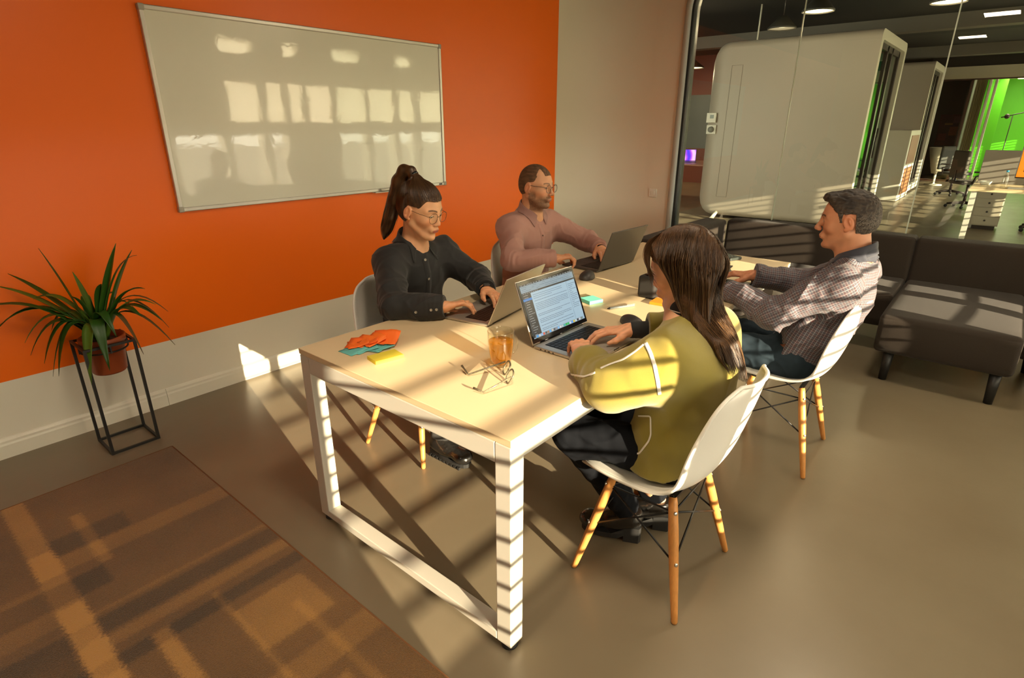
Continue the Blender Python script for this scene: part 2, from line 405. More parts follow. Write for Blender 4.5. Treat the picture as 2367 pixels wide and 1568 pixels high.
# flat part with the rounded opening, extruded .12 thick
Ry, Rt = .35, 2.78; y_open = 2.454
arc = [(y_open - Ry + Ry * math.cos(a), Rt - Ry + Ry * math.sin(a)) for a in np.linspace(0, pi / 2, 12)]
poly = [(WY - Rc, 0), (WY - Rc, CEIL), (WINY, CEIL), (WINY, Rt)] + arc[::-1] + [(y_open, 0)]
n = len(poly); vs = [(GX, y, z) for y, z in poly] + [(GX + .12, y, z) for y, z in poly]
wf.add(vs, [tuple(range(n)), tuple(range(n, 2 * n))[::-1]] + [(i, n + i, n + (i + 1) % n, (i + 1) % n) for i in range(n)])
wf.grid([[(x + (.12 if False else 0), y + .12, z) for x, y in path] for z in (0, CEIL)])
struct('wall_far', wf, mat('white_wall_paint', (.82, .75, .62), .5, bump=.02, bscale=120), merge=False)
# frame round the opening
def frame_strip(name, d0, d1, x0, x1, m):
    pts = [(y_open, 0)] + arc + [(WINY, Rt)]; nn = []
    for i, (y, z) in enumerate(pts):
        if i == 0: nv = (-1, 0)
        elif i == len(pts) - 1: nv = (0, -1)
        else: a = (i - 1) / 11 * pi / 2; nv = (-math.cos(a), -math.sin(a))
        nn.append(nv)
    mb = MB(); P = []
    for (y, z), (a, c) in zip(pts, nn):
        P.append([(x0, y + a * d0, z + c * d0), (x0, y + a * d1, z + c * d1), (x1, y + a * d1, z + c * d1), (x1, y + a * d0, z + c * d0), (x0, y + a * d0, z + c * d0)])
    mb.grid(P); return struct(name, mb, m)
frame_strip('trim_1', -.03, .022, GX - .03, GX + .06, mat('pale_grey_frame', (.55, .60, .58), .35))
frame_strip('trim_2', .022, .05, GX - .012, GX + .09, mat('dark_frame', (.02, .025, .025), .35))
MG = thin_glass('partition_glass', (.93, .97, .94))
win = MB().box(GX + .03, GX + .038, 1.520, y_open - .05, .02, 2.74)
glz = struct('window_1', win, MG)
for y1, y0 in ((1.512, .516), (.508, -.488), (-.496, WINY)):
    struct('glass_pane', MB().box(GX + .03, GX + .038, y0, y1, .02, 2.74), MG, glz)
M_seam = mat('glass_edge', (.55, .62, .52), .2)
for y in (1.516, .512, -.492): struct('pane_joint', MB().box(GX + .028, GX + .040, y - .004, y + .004, .02, 2.74), M_seam, glz)
# skirting
prof = [(0, 0), (.016, 0), (.016, .065), (.013, .075), (.013, .086), (.006, .098), (0, .10)]
def skirting(name, x0, x1):
    mb = MB(); mb.add([(x0, WY - a, z) for a, z in prof] + [(x1, WY - a, z) for a, z in prof], [tuple(range(7)), tuple(range(7, 14))[::-1]] + [(i, 7 + i, 7 + (i + 1) % 7, (i + 1) % 7) for i in range(7)])
    return struct(name, mb, M_trimw)
skirting('baseboard_left', -4.5, .965); skirting('baseboard_left', .967, 4.67)
# window wall: openings with blinds, level slats below and closed, sun-lit slats above
SILL, HEAD, BL = .486, 2.10, 1.366
# (x0, x1, lower part open, upper part lets the light through)
PANES = [(.244, .982, 1, 0), (1.124, 1.90, 1, 0), (1.97, 2.88, 1, 0), (3.00, 3.60, 1, 0), (3.71, 4.15, 1, 1), (4.26, 4.50, 1, 1), (4.58, 4.80, 0, 1), (4.88, 5.25, 0, 1), (5.37, 5.85, 1, 1), (5.97, 6.42, 1, 1), (6.52, 6.86, 1, 1)]
PANES += [(7.0 + .66 * k, 7.54 + .66 * k, 1, 1) for k in range(31)]
ww = MB(); y0, y1 = WINY - .16, WINY
ww.box(-4.5, 28, y0, y1, 0, SILL); ww.box(-4.5, 28, y0, y1, HEAD, 2.38); ww.box(-4.5, 28, y0, y1, 2.54, CEIL)
for za, zb in ((SILL, HEAD), (2.38, 2.54)):
    e = [-4.5] + [q for p in PANES for q in p[:2]] + [28]
    for a_, b_ in zip(e[::2], e[1::2]): ww.box(a_, b_, y0, y1, za, zb)
struct('wall_right', ww, M_white, merge=False)
struct('wall_end', MB().box(27.9, 28, WINY, 10.5, 0, CEIL), M_dark)
struct('wall_back_office', MB().box(5.45, 28, 10.4, 10.5, 0, CEIL), M_dark)
M_slat = mat('blind_slat', (.75, .7, .6), .4)
def translucent(name, col, t):
    m = bpy.data.materials.new(name); m.use_nodes = True; nt = m.node_tree; nt.nodes.clear()
    o = node(nt, 'ShaderNodeOutputMaterial'); d = node(nt, 'ShaderNodeBsdfDiffuse', ins={'Color': (*col, 1)}); tr = node(nt, 'ShaderNodeBsdfTranslucent', ins={'Color': (*col, 1)}); mx = node(nt, 'ShaderNodeMixShader', ins={0: t})
    nt.links.new(d.outputs[0], mx.inputs[1]); nt.links.new(tr.outputs[0], mx.inputs[2]); nt.links.new(mx.outputs[0], o.inputs[0]); return m
M_trans = translucent('closed_blind', (.95, .93, .86), .90); M_opaq = mat('blackout_blind', (.5, .46, .4), .7)
fr = MB()
for a, b, c, d in ((0, 1, SILL, SILL + .02), (0, 1, HEAD - .03, HEAD), (0, .012, SILL, HEAD), (.988, 1, SILL, HEAD)): fr.box(a, b, y0 + .01, y0 + .05, c, d)
def shutters(z0_, z1_):
    cs = MB(); z = z0_
    while z < z1_ - .01:
        cs.box(.0, 1, WINY - .034, WINY - .030, z, min(z + .0695, z1_)); cs.box(.0, 1, WINY - .036, WINY - .028, z, z + .003); z += .07
    return cs
me_frame = fr.build('tmp', M_trimw); me_f = me_frame.data; bpy.data.objects.remove(me_frame)
sl = MB()
for i in range(10): sl.box(0.002, .998, WINY - .04, WINY + .04, .541 + .084 * i - .0015, .541 + .084 * i + .0015)
def mesh_only(mb, m): o = mb.build('tmp', m, merge=False); d = o.data; bpy.data.objects.remove(o); return d
me_open = mesh_only(sl, M_slat); me_band = mesh_only(shutters(1.366, 1.54), M_opaq); me_up_t = mesh_only(shutters(1.54, 2.03), M_trans); me_up_o = mesh_only(shutters(1.54, 2.10), M_opaq); me_low_o = mesh_only(shutters(SILL, 1.366), M_opaq)
me_head = mesh_only(MB().box(0, 1, WINY - .034, WINY - .030, 2.03, 2.10), M_opaq)
tr_mb = MB().box(0, 1, WINY - .10, WINY - .097, 2.38, 2.54); me_tr_t = mesh_only(tr_mb, M_trans); me_tr_o = mesh_only(tr_mb, M_opaq)
for k, (xa, xb, lo_, up_) in enumerate(PANES):
    w = bpy.data.objects.new('window_%d' % (k + 2), me_f); COL.objects.link(w); w.location.x = xa; w.scale.x = xb - xa; w['kind'] = 'structure'
    for nm, d_ in (('open_slats' if lo_ else 'closed_slats', me_open if lo_ else me_low_o), ('closed_slats', me_band), ('closed_slats', me_up_t if up_ else me_up_o), ('head_rail', me_head), ('transom_blind', me_tr_t if up_ and k % 2 == 0 else me_tr_o)):
        c = bpy.data.objects.new(nm, d_); COL.objects.link(c); c.parent = w; c['kind'] = 'structure'
# socket on the white wall
sx = GX
sk = MB().rbox(sx - .012, sx, 2.62, 2.70, .83, .91, .003); sk.rbox(sx - .018, sx - .010, 2.64, 2.68, .85, .89, .002)
tag(sk.build('wall_switch', M_white), 'small white switch plate on the white wall beside the glass', 'light switch')

struct('ground_outside', MB().box(-30, 60, -60, WINY - .5, -.9, -.6), mat('paving_outside', (.16, .14, .11), .8))

struct('wall_back', MB().box(-4.6, -4.5, WINY - .16, WY + .15, 0, CEIL), mat('beige_wall_paint', (.55, .44, .30), .6))
# ---------------------------------------------------------------- table
TZ = .74
M_top = mat('desk_laminate', (.70, .55, .34), .42, bump=.015, bscale=500, spec=.45)
M_edge = mat('desk_edge_band', (.68, .62, .52), .4)
M_steel = mat('white_powder_coat', (.60, .57, .50), .38, bump=.03, bscale=700)
M_rub = mat('black_rubber', (.015, .015, .015), .6)
def table(name, x0, x1, y0, y1, label, near=True):
    t = thing(name, label, 'table', ((x0 + x1) / 2, (y0 + y1) / 2, 0), group=None)
    cx, cy = t.location[0], t.location[1]; a, b = x1 - x0, y1 - y0
    X0, X1, Y0, Y1 = -a / 2, a / 2, -b / 2, b / 2; L = .056
    MB().rbox(X0, X1, Y0, Y1, TZ - .022, TZ, .0015, 1).build('tabletop', M_top, t)
    for sx in (-1, 1):
        xa = X0 + .001 if sx < 0 else X1 - L - .001
        for sy in (-1, 1):
            ya = Y0 + .002 if sy < 0 else Y1 - L - .002
            lg = MB().rbox(xa, xa + L, ya, ya + L, .02, TZ - .024, .003).build('leg', M_steel, t)
            MB().lathe([(.026, 0), (.026, .006), (.012, .012), (.012, .022)], 20, (xa + L / 2, ya + L / 2, 0)).build('levelling_foot', M_rub, lg)
        MB().rbox(xa, xa + L, Y0 + .002 + L, Y1 - .002 - L, .02, .052, .003).build('floor_rail', M_steel, t)
        MB().rbox(xa, xa + L, Y0 + .002 + L, Y1 - .002 - L, TZ - .088, TZ - .024, .003).build('end_rail', M_steel, t)
    for sy in (-1, 1):
        ya = Y0 + .004 if sy < 0 else Y1 - .034
        MB().rbox(X0 + L, X1 - L, ya, ya + .03, TZ - .074, TZ - .024, .003).build('side_rail', M_steel, t)
    return t
table('desk', .972, 2.54, .822, 1.836, 'large white square-legged desk in the foreground with mug and laptops on it')
table('desk', 2.545, 3.585, .868, 1.836, 'second white desk behind the near one, in front of the grey sofa')
# ---------------------------------------------------------------- shell chairs
M_shell = mat('white_polypropylene', (.78, .76, .70), .32, spec=.5)
M_wood = mat('beech_dowel', (.62, .27, .07), .42, var=.25, vscale=30, stretch=(6, 6, .6))
M_rod = mat('black_rod', (.012, .012, .012), .4, metal=.3); M_screw = mat('steel_screw', (.7, .7, .68), .3, metal=1)
def shell_chair():
    t = thing('shell_chair', 'x', 'chair')
    # profile front -> back top (y forward)
    pr = [(.225, .400), (.222, .416), (.20, .428), (.15, .432), (.08, .427), (.0, .420), (-.07, .418), (-.13, .428), (-.175, .455), (-.205, .505), (-.225, .57), (-.243, .64), (-.26, .71), (-.272, .765), (-.279, .795), (-.283, .81)]
    hw = [.10, .155, .190, .212, .225, .232, .235, .237, .238, .236, .230, .222, .210, .185, .150, .095]
    up = [.0, .004, .008, .014, .020, .028, .036, .044, .046, .036, .020, .008, 0, 0, 0, 0]
    fw = [0, 0, 0, 0, 0, 0, .0, .008, .022, .040, .052, .056, .054, .048, .04, .03]
    # resample smoothly
    K = 44; tt = np.linspace(0, len(pr) - 1, K); ii = np.arange(len(pr))
    py = np.interp(tt, ii, [p[0] for p in pr]); pz = np.interp(tt, ii, [p[1] for p in pr]); H = np.interp(tt, ii, hw); U = np.interp(tt, ii, up); W = np.interp(tt, ii, fw)
    def sm(a, n=2):
        for _ in range(n): a = np.concatenate([a[:1], (a[:-2] + 2 * a[1:-1] + a[2:]) / 4, a[-1:]])
        return a
    py, pz, H, U, W = sm(py), sm(pz), sm(H), sm(U), sm(W)
    G = []
    for i in range(K):
        row = []
        for u in np.linspace(-1, 1, 27):
            s = abs(u) ** 2.6; row.append((H[i] * math.sin(u * pi / 2) if False else H[i] * u, py[i] + W[i] * s, pz[i] + U[i] * s))
        G.append(row)
    mb = MB().grid(G)
    sh = mb.build('shell', M_shell, t, solid=.007, subsurf=1)
    # rolled rim
    rim = [G[i][0] for i in range(K)] + G[-1][1:-1] + [G[i][-1] for i in range(K - 1, -1, -1)] + G[0][1:-1][::-1]
    rm = MB(); rm.tube(rim + [rim[0]], .0062, 8, cap=False); rm.build('rim', M_shell, sh)
    feet = {}
    for sx in (-1, 1):
        for sy in (-1, 1):
            a = V(sx * .125, sy * .105 + .0, .392); b = V(sx * .218, sy * .195, 0.0); feet[sx, sy] = (a, b)
            pts = [a + (b - a) * q for q in (0, .04, .3, .6, .9, .985, 1)]
            lg = MB().tube(pts, [.0125, .0145, .0165, .0145, .0115, .0105, .007], 14).build('leg', M_wood, t)
            d = nrm(b - a); side = V(sx * .6, sy * .8, 0)
            for q in (.12, .52):
                c = a + (b - a) * q; nn = nrm(side - d * (side @ d)); Ms = frame_mat(c + nn * .0145, d, nn)
                MB().lathe([(.0062, 0), (.0062, .0022), (.003, .003), (0, .003)], 12, M=Ms).build('screw', M_screw, lg)
    # black rods
    rd = MB(); R_ = .0034
    P = lambda sx, sy, q: feet[sx, sy][0] + (feet[sx, sy][1] - feet[sx, sy][0]) * q
    for sx in (-1, 1):
        rd.tube([P(sx, 1, .12), P(sx, -1, .52)], R_, 6); rd.tube([P(sx, -1, .12), P(sx, 1, .52)], R_, 6)
    for sy in (-1, 1):
        rd.tube([P(1, sy, .12), P(-1, sy, .52)], R_, 6); rd.tube([P(-1, sy, .12), P(1, sy, .52)], R_, 6)
    for sx in (-1, 1): rd.tube([P(sx, 1, .0) + V(0, 0, .005), P(sx, 1, .12), P(sx, -1, .12), P(sx, -1, 0) + V(0, 0, .005)], R_, 6)
    for sy in (-1, 1): rd.tube([P(1, sy, .12), P(-1, sy, .12)], R_, 6)
    rd.box(-.13, .13, -.115, -.095, .385, .395); rd.box(-.13, .13, .095, .115, .385, .395)
    rd.build('wire_brace', M_rod, t)
    return t
ch0 = shell_chair()
CH = [(1.615, .69, 0, 'white wooden-legged shell chair under the person in the olive jacket'),
      (2.735, .605, math.radians(2), 'white shell chair with wooden legs under the man in the checked shirt'),
      (1.672, 1.985, pi + math.radians(4), 'shell chair behind the desk under the woman in the black shirt'),
      (2.765, 2.11, pi, 'shell chair on the far side of the desk under the man in the pink shirt')]
for i, (x, y, a, lb) in enumerate(CH):
    c = ch0 if i == 0 else copy_tree(ch0)
    c.location = (x, y, 0); c.rotation_euler = (0, 0, a); c['label'] = lb; c['group'] = 'shell chairs round the desks'
# ---------------------------------------------------------------- sofa
M_sofa = mat('taupe_wool_fabric', (.032, .024, .018), .9, bump=.5, bscale=900, var=.25, vscale=300, sheen=.08, spec=.2)
M_sleg = mat('black_stained_leg', (.012, .012, .012), .45)
so = thing('corner_sofa', 'dark grey-brown upholstered corner sofa along the glass partition', 'sofa', (4.6, .8, 0))
def cushion(name, x0, x1, y0, y1, z0, z1, r=.03, puff=.012):
    bm = bmesh.new(); bmesh.ops.create_cube(bm, size=1)
    for v in bm.verts: v.co = Vector(((x0 + x1) / 2 + v.co.x * (x1 - x0) - 4.6, (y0 + y1) / 2 + v.co.y * (y1 - y0) - .8, (z0 + z1) / 2 + v.co.z * (z1 - z0)))
    bmesh.ops.subdivide_edges(bm, edges=bm.edges[:], cuts=7, use_grid_fill=True)
    c = Vector(((x0 + x1) / 2 - 4.6, (y0 + y1) / 2 - .8, (z0 + z1) / 2)); h = Vector(((x1 - x0) / 2, (y1 - y0) / 2, (z1 - z0) / 2))
    for v in bm.verts:
        q = Vector([(v.co[i] - c[i]) / h[i] for i in range(3)])
        for i in range(3):
            j, k = (i + 1) % 3, (i + 2) % 3
            if abs(q[i]) > .99: v.co[i] += math.copysign(puff, q[i]) * (1 - q[j] ** 2) * (1 - q[k] ** 2)
    me = bpy.data.meshes.new(name); bm.to_mesh(me); bm.free(); me.materials.append(M_sofa)
    for p in me.polygons: p.use_smooth = True
    o = bpy.data.objects.new(name, me); COL.objects.link(o); o.parent = so
    b = o.modifiers.new('b', 'BEVEL'); b.width = r; b.segments = 4; b.limit_method = 'ANGLE'; b.angle_limit = .9
    return o
cushion('seat', 3.955, 5.08, -.27, .405, .185, .425, .045, .015)
cushion('seat', 4.50, 5.08, .412, 1.74, .185, .425, .04, .012)
cushion('seat', 4.10, 4.50, 1.25, 1.74, .185, .425, .04)
cushion('backrest', 5.06, 5.27, .412, 1.80, .36, .725, .03)
cushion('backrest', 5.06, 5.27, -.95, .405, .36, .725, .03)
cushion('seat', 4.35, 5.08, -.95, -.278, .185, .425, .04)
cushion('arm_panel', 3.75, 5.07, 1.80, 2.0, .30, .725, .03)
for x, y in ((4.02, .32), (4.02, -.20), (4.70, -.36), (4.98, .30), (4.98, -.2), (4.6, 1.65), (5.0, 1.65), (4.2, 1.6), (4.98, -.85), (4.45, -.85)):
    d = nrm(V(x - 4.5, (y - .05) * .4, 0)) * .02
    MB().tube([(x - 4.6, y - .8, .19), (x - 4.6 + d[0] * .6, y - .8 + d[1] * .6, 0)], [.030, .022], 16).build('leg', M_sleg, so)
# ---------------------------------------------------------------- rug
def rug_mat():
    m, nt, b = new_mat('brown_rug_pile'); L = nt.links
    tc = node(nt, 'ShaderNodeTexCoord'); sp = node(nt, 'ShaderNodeSeparateXYZ'); L.new(tc.outputs['Object'], sp.inputs[0])
    def mth(op, a, b_=None, c=None):
        n = node(nt, 'ShaderNodeMath', operation=op)
        for i, v in enumerate((a, b_, c)):
            if v is None: continue
            if isinstance(v, (int, float)): n.inputs[i].default_value = v
            else: L.new(v, n.inputs[i])
        return n.outputs[0]
    wn = node(nt, 'ShaderNodeTexNoise', ins={'Scale': 90.0, 'Detail': 2.0}); L.new(tc.outputs['Object'], wn.inputs['Vector'])
    wv = mth('MULTIPLY', mth('SUBTRACT', wn.outputs['Fac'], .5), .03)
    X = mth('ADD', sp.outputs[0], wv); Y = mth('ADD', sp.outputs[1], wv)
    def band(c, w, axis, lo=None, hi=None, soft=.012):
        s = mth('SUBTRACT', 1, mth('SMOOTHSTEP', 0, 1, 0) if False else 0)
        d = mth('ABSOLUTE', mth('SUBTRACT', axis, c)); n = node(nt, 'ShaderNodeMapRange', interpolation_type='SMOOTHSTEP', ins={1: w / 2 + soft, 2: w / 2 - soft}); L.new(d, n.inputs[0]); out = n.outputs[0]
        o = Y if axis is X else X
        if lo is not None:
            d2 = mth('ABSOLUTE', mth('SUBTRACT', o, (lo + hi) / 2)); n2 = node(nt, 'ShaderNodeMapRange', interpolation_type='SMOOTHSTEP', ins={1: (hi - lo) / 2 + soft, 2: (hi - lo) / 2 - soft}); L.new(d2, n2.inputs[0]); out = mth('MULTIPLY', out, n2.outputs[0])
        return out
    # the woven plaid: pale strips across and along
    light = [(band(.165, .075, X), .42), (band(.165, .075, X, 2.25, 2.42), .35), (band(.165, .075, X, 1.3, 2.05), .35), (band(.318, .04, X, 2.2, 2.6), .32),
             (band(2.30, .10, Y, .2, .8), .22), (band(1.95, .018, Y, .16, .8), .2), (band(1.80, .07, Y, .16, .8), .24), (band(1.50, .22, Y, .5, .74), .30), (band(.50, .02, X, .9, 1.75), .25),
             (band(.32, .05, X, 1.2, 1.72), .55), (band(1.6, .12, Y, -.5, .13), .2), (band(2.1, .25, Y, -.5, .13), .16), (band(1.25, .10, Y, .1, .8), .2), (band(.66, .03, X, .6, 1.5), .2),
             (band(-.3, .07, X), .35), (band(1.0, .3, Y, .3, .62), .25)]
    acc = None
    for s, wt in light:
        t = mth('MULTIPLY', s, wt); acc = t if acc is None else mth('ADD', acc, t)
    dark = [(band(1.87, .10, Y), .22), (band(1.69, .06, Y), .25), (band(2.13, .12, Y, -.6, .3), .25), (band(1.75, .14, Y, -.6, .13), .2), (band(2.42, .12, Y, .2, .45), .2)]
    for s, wt in dark: acc = mth('SUBTRACT', acc, mth('MULTIPLY', s, wt))
    n = node(nt, 'ShaderNodeTexNoise', ins={'Scale': 2.2, 'Detail': 4.0}); L.new(tc.outputs['Object'], n.inputs['Vector'])
    fine = node(nt, 'ShaderNodeTexNoise', ins={'Scale': 260.0, 'Detail': 3.0, 'Roughness': .8}); L.new(tc.outputs['Object'], fine.inputs['Vector'])
    acc = mth('ADD', acc, mth('MULTIPLY', mth('SUBTRACT', n.outputs['Fac'], .5), .6)); acc = mth('ADD', acc, mth('MULTIPLY', mth('SUBTRACT', fine.outputs['Fac'], .5), .9))
    acc = mth('ADD', acc, .32)
    r = node(nt, 'ShaderNodeValToRGB'); e = r.color_ramp.elements; e[0].position = 0; e[0].color = (.060, .030, .005, 1); e[1].position = 1; e[1].color = (.60, .31, .07, 1)
    k = e.new(.42); k.color = (.235, .110, .022, 1)
    L.new(acc, r.inputs[0]); L.new(r.outputs[0], b.inputs['Base Color']); b.inputs['Roughness'].default_value = .95; b.inputs['Sheen Weight'].default_value = .2
    f2 = node(nt, 'ShaderNodeTexNoise', ins={'Scale': 420.0, 'Detail': 2.0}); L.new(tc.outputs['Object'], f2.inputs['Vector'])
    bp = node(nt, 'ShaderNodeBump', ins={'Strength': 1.0, 'Distance': .006}); L.new(f2.outputs['Fac'], bp.inputs['Height']); L.new(bp.outputs[0], b.inputs['Normal'])
    return m
rg = MB().rbox(-2.0, .79, .30, 2.868, 0.0005, .011, .004).build('rug', rug_mat())
tag(rg, 'brown woven rug with pale plaid stripes in the front left corner', 'rug')
MB().tube([(.79, .30, .006), (.79, 2.868, .006)], .0055, 6).tube([(-2, 2.868, .006), (.79, 2.868, .006)], .0055, 6).build('binding', mat('rug_binding', (.20, .085, .03), .9, bump=.5, bscale=600), rg)
# ---------------------------------------------------------------- whiteboard
bx0, bx1, bz0, bz1 = 1.222, 3.192, 1.06, 2.045
wb = thing('whiteboard', 'large blank white board in an aluminium frame on the orange wall', 'whiteboard', ((bx0 + bx1) / 2, WY, (bz0 + bz1) / 2))
hx, hz = (bx1 - bx0) / 2, (bz1 - bz0) / 2
def wb_mat():
    m, nt, b = new_mat('gloss_whiteboard'); L = nt.links
    b.inputs['Base Color'].default_value = (.84, .84, .72, 1); b.inputs['Roughness'].default_value = .22; b.inputs['Coat Weight'].default_value = 1.0; b.inputs['Coat Roughness'].default_value = .03; b.inputs['Coat IOR'].default_value = 1.6
    tc = node(nt, 'ShaderNodeTexCoord'); n = node(nt, 'ShaderNodeTexNoise', ins={'Scale': 5.0, 'Detail': 3.0, 'Distortion': .8}); L.new(tc.outputs['Object'], n.inputs['Vector'])
    n2 = node(nt, 'ShaderNodeTexNoise', ins={'Scale': 28.0, 'Detail': 3.0}); L.new(tc.outputs['Object'], n2.inputs['Vector'])
    ad = node(nt, 'ShaderNodeMath', operation='MULTIPLY_ADD', ins={1: .25}); L.new(n2.outputs['Fac'], ad.inputs[0]); L.new(n.outputs['Fac'], ad.inputs[2])
    bp = node(nt, 'ShaderNodeBump', ins={'Strength': .16, 'Distance': .003}); L.new(ad.outputs[0], bp.inputs['Height']); L.new(bp.outputs[0], b.inputs['Normal']); L.new(bp.outputs[0], b.inputs['Coat Normal'])
    return m
MB().box(-hx + .012, hx - .012, -.018, -.004, -hz + .012, hz - .012).build('writing_surface', wb_mat(), wb)
M_alu = mat('brushed_aluminium', (.62, .60, .54), .35, metal=.6); M_cap = mat('grey_plastic', (.42, .40, .34), .5)
for a, b, c, d in ((-hx, hx, hz - .022, hz), (-hx, hx, -hz, -hz + .022)): MB().rbox(a + .02, b - .02, -.026, 0, c, d, .004).build('frame_rail', M_alu, wb)
for a, b in ((-hx, -hx + .022), (hx - .022, hx)): MB().rbox(a, b, -.026, 0, -hz + .02, hz - .02, .004).build('frame_stile', M_alu, wb)
for sx in (-1, 1):
    for sz in (-1, 1): MB().rbox(sx * hx - .024 * (sx > 0) - .002, sx * hx + .024 * (sx < 0) + .002, -.029, 0, sz * hz - .026 * (sz > 0) - .002, sz * hz + .026 * (sz < 0) + .002, .004).build('corner_cap', M_cap, wb)
MB().box(hx - .075, hx - .045, -.0275, -.0255, -hz + .006, -hz + .016).build('maker_label', mat('dark_print', (.03, .03, .04), .5), wb)
MB().rbox(.28, .98 - .2, -.06, -.02, -hz - .004, -hz + .002, .0015).build('pen_tray', M_alu, wb)
mk = thing('marker_pen', 'red and white marker lying on the tray of the whiteboard', 'marker pen', (2.62, WY - .044, bz0 + .012))
MB().tube([(-.07, 0, 0), (.0, 0, 0)], .008, 12).build('barrel', M_trimw, mk); MB().tube([(0, 0, 0), (.055, 0, 0)], .0088, 12).build('cap', mat('red_plastic', (.75, .02, .02), .35), mk)
# ---------------------------------------------------------------- plant stand and plant
M_blk = mat('black_steel', (.012, .011, .010), .45)
st = thing('plant_stand', 'tall thin black metal frame plant stand on the grey floor', 'plant stand', (.681, 3.12, 0))
q, hh, r = .101, .545, .0062
for sx in (-1, 1):
    for sy in (-1, 1): MB().box(sx * q - r, sx * q + r, sy * q - r, sy * q + r, 0, hh).build('leg', M_blk, st)
for nm, z in (('base_frame', r), ('top_frame', hh - r)):
    m_ = MB()
    for s in (-1, 1): m_.box(-q, q, s * q - r * .9, s * q + r * .9, z - r * .9, z + r * .9); m_.box(s * q - r * .9, s * q + r * .9, -q, q, z - r * .9, z + r * .9)
    m_.build(nm, M_blk, st)
rg2 = MB(); rg2.lathe([(.0935, .500), (.099, .500), (.099, .506), (.0935, .506)], 32, closed=True)
for s in (-1, 1): rg2.box(s * .095 - .008, s * .095 + .006, -.003, .003, .500, .54); rg2.box(-.003, .003, s * .095 - .008, s * .095 + .006, .500, .54)
rg2.build('pot_ring', M_blk, st)
pp = thing('potted_plant', 'strap-leaved green plant in a terracotta pot on the black stand', 'potted plant', (.681, 3.12, .385))
M_terra = mat('terracotta_plastic', (.33, .07, .022), .45, bump=.05, bscale=60)
MB().lathe([(.0, .0), (.066, .0), (.072, .008), (.086, .150), (.094, .152), (.096, .178), (.090, .180), (.084, .155), (.0, .150)], 40).build('pot', M_terra, pp)
MB().lathe([(0, .158), (.04, .160), (.083, .152)], 24).build('soil', mat('potting_soil', (.03, .018, .01), .95, bump=.8, bscale=120), pp)
def leaf_mat():
    m, nt, b = new_mat('strap_leaf'); L = nt.links
    a = node(nt, 'ShaderNodeAttribute', attribute_name='tint'); L.new(a.outputs['Color'], b.inputs['Base Color']); b.inputs['Roughness'].default_value = .35
    b.inputs['Specular IOR Level'].default_value = .4
    return m
